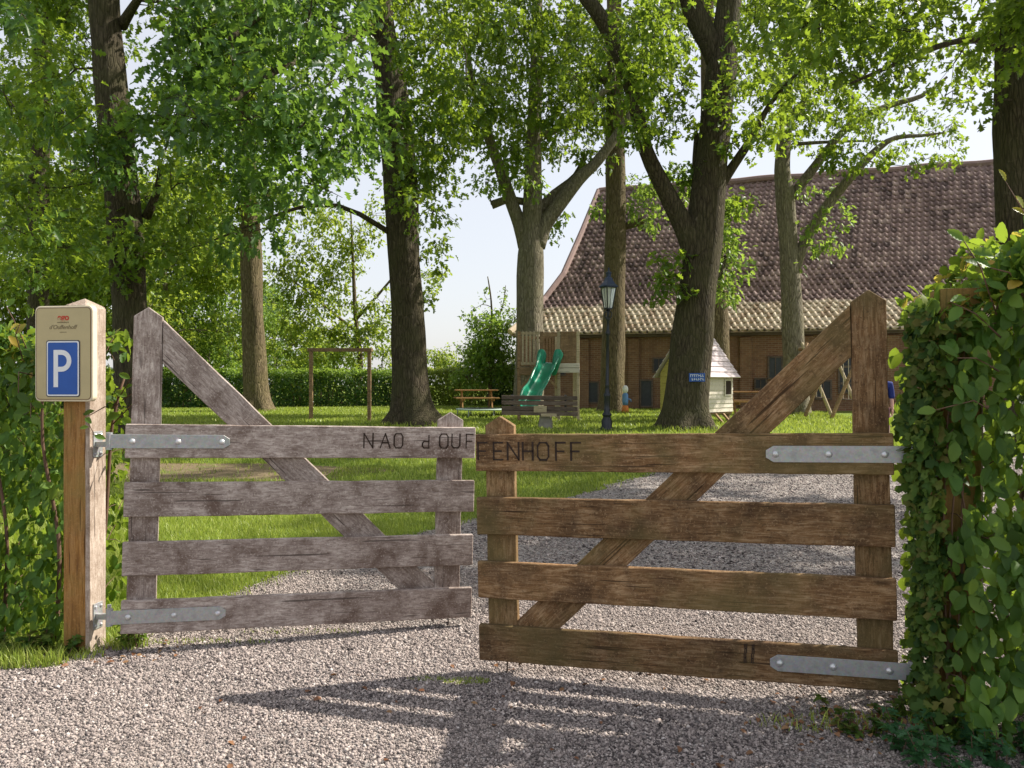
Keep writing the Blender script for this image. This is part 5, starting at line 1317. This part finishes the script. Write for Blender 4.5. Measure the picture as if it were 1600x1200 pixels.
for x in (-hw + .08, hw - .08):
    for y in (-hl + .08, hl - .08): mb = MB(); mb.box((x, y, .1), (.08, .08, .42)); mb.build('leg', M['play_wood'], ph)
mb = MB(); mb.box((hw + .02, hl * .6, .92), (.02, .26, .36)); w_ = mb.build('window', M['ink'], ph)
mb = MB(); 
for s in (-1, 1): mb.box((hw + .025, hl * .6 + s * .15, .92), (.035, .04, .44)); mb.box((hw + .025, hl * .6, .92 + s * .2), (.03, .26, .04))
mb.build('frame', M['white_wood'], w_)
mb = MB(); mb.box((0, 0, zb - .03), (2 * hw - .02, 2 * hl - .02, .05)); mb.build('floor_deck', M['play_wood'], ph)
mb = MB(); mb.bar((hw + .05, .1, zb - .05), (hw + .5, .1, -.22), .06, .05); mb.bar((hw + .05, -.25, zb - .05), (hw + .5, -.25, -.22), .06, .05)
mb.build('ladder', M['play_wood'], ph)

# swing set of crossed poles
Y = 23.5; sw = empty('swing_set', G(1300, Y), label='wooden swing set of crossed poles seen through the triangle of the right gate brace', cat='swing set'); o0 = Vector(sw.location)
ap = []
for i, (xa, dy) in enumerate(((1257, .9), (1301, 0), (1345, -.9))):
    s_ = (Y + dy) / F; a = P(xa, 546, Y + dy) - o0; ap.append(a); zf = gz(Y) - o0.z - .08
    for sx, dd in ((-1, .5), (1, -.5)):
        foot = Vector((a.x + sx * .82, a.y + dd * .25, zf)); top = a + (a - foot).normalized() * .22
        mb = MB(); pts, rad = catmull([foot, (foot + top) / 2, top], [.055, .05, .045], .3); mb.tube(pts, rad, 10, rough=.04, seed=i); mb.build('pole', M['pale_wood'] if sx > 0 else M['play_wood'], sw, smooth=True)
d_ = (ap[2] - ap[0]).normalized(); mb = MB(); mb.tube([ap[0] - d_ * .2, ap[1], ap[2] + d_ * .2], [.055, .055, .055], 10); mb.build('crossbar', M['play_wood'], sw, smooth=True)
for t in (.27, .75):
    c = ap[0].lerp(ap[2], t); mb = MB(); mb.box((c.x, c.y, c.z - 1.45), (.16, .42, .035)); st_ = mb.build('swing_seat', M['dark_wood'], sw, bevel=.006)
    for s in (-.18, .18): mb = MB(); mb.tube([(c.x, c.y + s, c.z), (c.x, c.y + s, c.z - 1.45)], [.01, .01], 5); mb.build('rope', M['rope'], st_)
# painted post at the foot of the straight trunk
pp = empty('painted_post', G(977, 26.3), label='small painted post with white head, blue middle and orange foot beside the straight trunk', cat='post')
for nm, pr_, m_ in (('foot', [(.11, -.03), (.12, .1), (.10, .26), (.085, .28)], 'orange_paint'), ('middle', [(.085, .28), (.1, .4), (.1, .62), (.07, .68)], 'blue_paint'), ('head', [(.05, .68), (.09, .74), (.10, .82), (.08, .9), (.03, .94)], 'white_paint')):
    mb = MB(); mb.lathe(pr_, sides=16); mb.build(nm, M[m_], pp, smooth=True)
mb = MB(); mb.tube([(.08, -.02, .5), (.17, -.03, .47), (.19, -.03, .40)], [.025, .022, .02], 8); mb.build('spout', M['blue_paint'], pp, smooth=True)
# blue plate on the trunk
tp = P(1081, 590, 18.5); pl = empty('trunk_sign', tp + Vector((0, -.515, 0)), R(0), label='small blue plate with two lines of white lettering on the forked oak trunk', cat='sign')
mb = MB(); mb.box((0, 0, 0), (.36, .012, .19)); mb.build('plate', M['sign_blue'], pl, bevel=.002)
dashes('lettering', 0, .042, .32, .065, 7, M['sign_white'], pl, -.0075, 5); dashes('lettering', .02, -.04, .29, .06, 6, M['sign_white'], pl, -.0075, 6)
mb = MB(); mb.box((0, .02, .0), (.05, .05, .1)); mb.build('batten', M['dark_wood'], pl)

# street lamp
Y = 18.2; lm = empty('street_lamp', G(948, Y), R(0), label='black old fashioned street lamp with a four sided lantern on the lawn', cat='street lamp'); lm.rotation_euler = (0, R(.7), 0); s_ = Y / F
def hz(py): return EYE - (py - 600) * s_ - gz(Y)
mb = MB(); prof = [(.155, -.05), (.155, .04), (.12, .08), (.125, .2), (.10, .26), (.085, .3), (.11, .33), (.11, .36), (.075, .40), (.065, .55), (.075, .75), (.085, .78), (.075, .82), (.05, .87), (.045, 1.0), (.055, 1.02), (.042, 1.05), (.035, hz(525)), (.055, hz(523)), (.055, hz(519)), (.032, hz(515)), (.030, hz(502)), (.05, hz(500)), (.05, hz(497)), (.028, hz(494)), (.025, hz(484))]
mb.lathe(prof, sides=16); mb.build('pole', M['lamp_black'], lm, smooth=True)
mb = MB(); zc_ = hz(492)
for s in (-1, 1):
    pts, rad = catmull([(0, 0, zc_ - .12), (s * .07, 0, zc_ - .05), (s * .085, 0, zc_ + .04), (s * .04, 0, zc_ + .09), (s * .02, 0, zc_ + .13)], [.012] * 5, .04); mb.tube(pts, rad, 6)
    pts, rad = catmull([(0, 0, zc_ - .12), (0, s * .07, zc_ - .05), (0, s * .085, zc_ + .04), (0, s * .04, zc_ + .09), (0, s * .02, zc_ + .13)], [.012] * 5, .04); mb.tube(pts, rad, 6)
mb.build('bracket', M['lamp_black'], lm, smooth=True)
ln = empty('lantern', (0, 0, 0)); ln.parent = lm; ln.rotation_euler = (0, 0, R(28))
zb, zt_ = hz(482), hz(449); rb, rt = .095, .175
mb = MB()
for i in range(4):
    a = R(45 + 90 * i); a2 = a + R(90); p0 = Vector((rb * math.cos(a), rb * math.sin(a), zb)); p1 = Vector((rt * math.cos(a), rt * math.sin(a), zt_)); q0 = Vector((rb * math.cos(a2), rb * math.sin(a2), zb)); q1 = Vector((rt * math.cos(a2), rt * math.sin(a2), zt_))
    mb.bar(p0, p1, .02, .02); mb.bar(p0, q0, .022, .022); mb.bar(p1, q1, .026, .026); mb.bar((p0 + q0) / 2, (p1 + q1) / 2, .008, .008)
mb.box((0, 0, zb - .01), (.13, .13, .03)); mb.build('frame', M['lamp_black'], ln)
mb = MB(); sc_ = .93
cor = [[Vector((r * sc_ * math.cos(R(45 + 90 * i)), r * sc_ * math.sin(R(45 + 90 * i)), z)) for i in range(4)] for r, z in ((rb, zb + .015), (rt, zt_ - .01))]
mb.add(cor[0] + cor[1], [(i, (i + 1) % 4, 4 + (i + 1) % 4, 4 + i) for i in range(4)]); mb.build('glass', M['glass'], ln)
mb = MB(); h0 = [(rt + .045, zt_ + .0), (rt + .05, zt_ + .025), (rt * .95, zt_ + .07), (rt * .62, zt_ + .15), (rt * .5, zt_ + .21), (rt * .30, zt_ + .24), (rt * .32, zt_ + .31), (.07, zt_ + .34), (.02, zt_ + .37), (.015, zt_ + .42), (.025, zt_ + .435), (.002, zt_ + .46)]
vs = [Vector((r * math.cos(R(45 + 90 * i)), r * math.sin(R(45 + 90 * i)), z)) for r, z in h0 for i in range(4)]
mb.add(vs, [(j * 4 + i, j * 4 + (i + 1) % 4, (j + 1) * 4 + (i + 1) % 4, (j + 1) * 4 + i) for j in range(len(h0) - 1) for i in range(4)] + [(3, 2, 1, 0)]); mb.build('hood', M['lamp_blue'], ln)
mb = MB(); mb.lathe([(.02, zb), (.022, zb + .12), (.04, zb + .16), (.045, zb + .2), (.03, zb + .26), (.01, zb + .28)], sides=12); mb.build('bulb', M['white_paint'], ln, smooth=True)

# ------------------------------------------------------------------ person behind the right gate's tall post
def person():
    Yp = 14.0; base = G(1376, Yp); root = empty('person', base, R(-12), label='person in a navy top and mauve trousers standing half hidden behind the right gate upright', cat='person')
    def skin(name, nodes, edges, mat, parent, lv=2):
        me = bpy.data.meshes.new(name); me.from_pydata([n[0] for n in nodes], edges, []); o = link(name, me, mat, parent)
        sk = o.modifiers.new('skin', 'SKIN'); sk.use_smooth_shade = True
        for i, n in enumerate(nodes): r = n[1]; me.skin_vertices[0].data[i].radius = r if isinstance(r, tuple) else (r, r)
        me.skin_vertices[0].data[0].use_root = True
        o.modifiers.new('sub', 'SUBSURF').levels = lv; o.modifiers['sub'].render_levels = lv; return o
    H = 1.5
    n = [((0, 0, .80), (.12, .09)), ((0, 0, .95), (.105, .08)), ((0, .01, 1.10), (.12, .085)), ((0, .0, 1.21), (.10, .07)), ((0, -.005, 1.27), .045), ((0, -.01, 1.33), .045), ((0, -.015, 1.40), (.068, .078)), ((0, -.01, 1.47), (.055, .065)),
         ((.075, 0, .74), .075), ((.085, -.01, .42), .05), ((.09, .02, .22), .045), ((.09, .02, .07), .03), ((.095, -.11, .025), .024),
         ((-.075, 0, .74), .075), ((-.085, .01, .42), .05), ((-.09, .03, .22), .045), ((-.09, .03, .07), .03), ((-.095, -.10, .025), .024),
         ((.145, 0, 1.20), .048), ((.175, .01, 1.0), .036), ((.18, -.03, .82), .028), ((.18, -.045, .76), (.022, .03)), ((.18, -.06, .70), (.014, .03)),
         ((-.145, 0, 1.20), .048), ((-.175, .01, 1.0), .036), ((-.18, -.03, .82), .028), ((-.18, -.045, .76), (.022, .03)), ((-.18, -.06, .70), (.014, .03))]
    e = [(0, 1), (1, 2), (2, 3), (3, 4), (4, 5), (5, 6), (6, 7), (0, 8), (8, 9), (9, 10), (10, 11), (11, 12), (0, 13), (13, 14), (14, 15), (15, 16), (16, 17), (3, 18), (18, 19), (19, 20), (20, 21), (21, 22), (3, 23), (23, 24), (24, 25), (25, 26), (26, 27)]
    k = len(n)
    for s, w in ((1, 21), (-1, 26)):      # fingers and thumb
        for i, (dy, ln_) in enumerate(((-.030, .058), (-.012, .066), (.006, .062), (.022, .050))):
            b = n[w + 1][0]; n.append(((b[0] - s * .004, b[1] + dy, b[2] - ln_ * .5), .0085)); n.append(((b[0] - s * .016, b[1] + dy - .004, b[2] - ln_), .007)); e += [(w + 1, k), (k, k + 1)]; k += 2
        b = n[w][0]; n.append(((b[0] - s * .012, b[1] - .042, b[2] - .02), .010)); n.append(((b[0] - s * .016, b[1] - .05, b[2] - .055), .008)); e += [(w, k), (k, k + 1)]; k += 2
    skin('body', n, e, M['skin'], root)
    skin('top', [((0, 0, .74), (.150, .118)), ((0, 0, .95), (.128, .10)), ((0, .01, 1.10), (.138, .10)), ((0, 0, 1.22), (.115, .085)), ((0, 0, 1.26), (.06, .06)), ((.15, 0, 1.20), .066), ((.178, .01, 1.02), .056), ((.183, -.01, .93), .056), ((-.15, 0, 1.20), .066), ((-.178, .01, 1.02), .056), ((-.183, -.01, .93), .056)],
         [(0, 1), (1, 2), (2, 3), (3, 4), (3, 5), (5, 6), (6, 7), (3, 8), (8, 9), (9, 10)], M['navy'], root)
    skin('trousers', [((0, 0, .84), (.128, .1)), ((.078, 0, .72), .088), ((.087, -.01, .42), .066), ((.09, .02, .1), .062), ((-.078, 0, .72), .088), ((-.087, .01, .42), .066), ((-.09, .03, .1), .062)], [(0, 1), (1, 2), (2, 3), (0, 4), (4, 5), (5, 6)], M['trousers'], root)
    skin('hair', [((0, .03, 1.30), .04), ((0, .045, 1.38), (.066, .05)), ((0, .02, 1.47), (.07, .07)), ((0, .0, 1.505), (.05, .05))], [(0, 1), (1, 2), (2, 3)], M['hair'], root)
    for s in (-1, 1):
        mb = MB(); mb.lathe([(.001, -.011), (.009, -.006), (.011, 0), (.009, .006), (.001, .011)], (s * .026, -.085, 1.41), 10); mb.build('eye', M['white_paint'], root, smooth=True)
        mb = MB(); mb.tube([(s * .074, -.01, 1.38), (s * .082, 0, 1.40), (s * .08, .01, 1.425)], [.006, .011, .007], 8); mb.build('ear', M['skin'], root, smooth=True)
    mb = MB(); mb.tube([(0, -.088, 1.42), (0, -.10, 1.39), (0, -.09, 1.38)], [.007, .012, .006], 8); mb.build('nose', M['skin'], root, smooth=True)
    mb = MB(); mb.tube([(-.02, -.086, 1.352), (0, -.092, 1.35), (.02, -.086, 1.352)], [.003, .006, .003], 6); mb.build('mouth', M['red'], root, smooth=True)
    for s, y in ((.093, -.06), (-.093, -.05)):
        mb = MB(); mb.box((s, y, .03), (.085, .24, .07), taper=.75); mb.build('shoe', M['white_paint'], root, bevel=.02)
person()
# ------------------------------------------------------------------ camera, sun, sky
cam = bpy.data.cameras.new('camera'); co_ = bpy.data.objects.new('camera', cam); COL.objects.link(co_)
cam.lens = 36 * F / 1600; cam.sensor_width = 36; cam.clip_end = 3000; cam.clip_start = .05
co_.location = (0, 0, EYE); co_.rotation_euler = (R(90), 0, 0); scene.camera = co_
SUN = Vector((1.0, .30, 1.0)).normalized()
sl = bpy.data.lights.new('sun', 'SUN'); sl.energy = 5.0; sl.angle = R(.6); sl.color = (1, .93, .82)
so_ = bpy.data.objects.new('sun', sl); COL.objects.link(so_); so_.rotation_euler = SUN.to_track_quat('Z', 'Y').to_euler()
w = bpy.data.worlds.new('World'); scene.world = w; w.use_nodes = True; nt = w.node_tree; nt.nodes.clear()
out = nt.nodes.new('ShaderNodeOutputWorld'); bg = nt.nodes.new('ShaderNodeBackground'); sky = nt.nodes.new('ShaderNodeTexSky')
sky.sky_type = 'NISHITA'; sky.sun_disc = False; sky.sun_elevation = math.asin(SUN.z); sky.sun_rotation = math.atan2(SUN.x, SUN.y)
sky.air_density = 1.0; sky.dust_density = 2.5; sky.ozone_density = 1.0
bg.inputs[1].default_value = .105
mx = nt.nodes.new('ShaderNodeMix'); mx.data_type = 'RGBA'; mx.inputs[0].default_value = .62; mx.inputs[7].default_value = (5.9, 5.85, 5.95, 1)   # thin high cloud whitening the sky
nt.links.new(sky.outputs[0], mx.inputs[6]); nt.links.new(mx.outputs[2], bg.inputs[0]); nt.links.new(bg.outputs[0], out.inputs[0])
vs_ = scene.view_settings; vs_.view_transform = 'Standard'; vs_.look = 'None'; vs_.gamma = 1; vs_.use_curve_mapping = False; vs_.exposure = .78
scene.cycles.max_bounces = 8; scene.cycles.diffuse_bounces = 3; scene.cycles.transmission_bounces = 6; scene.cycles.transparent_max_bounces = 8
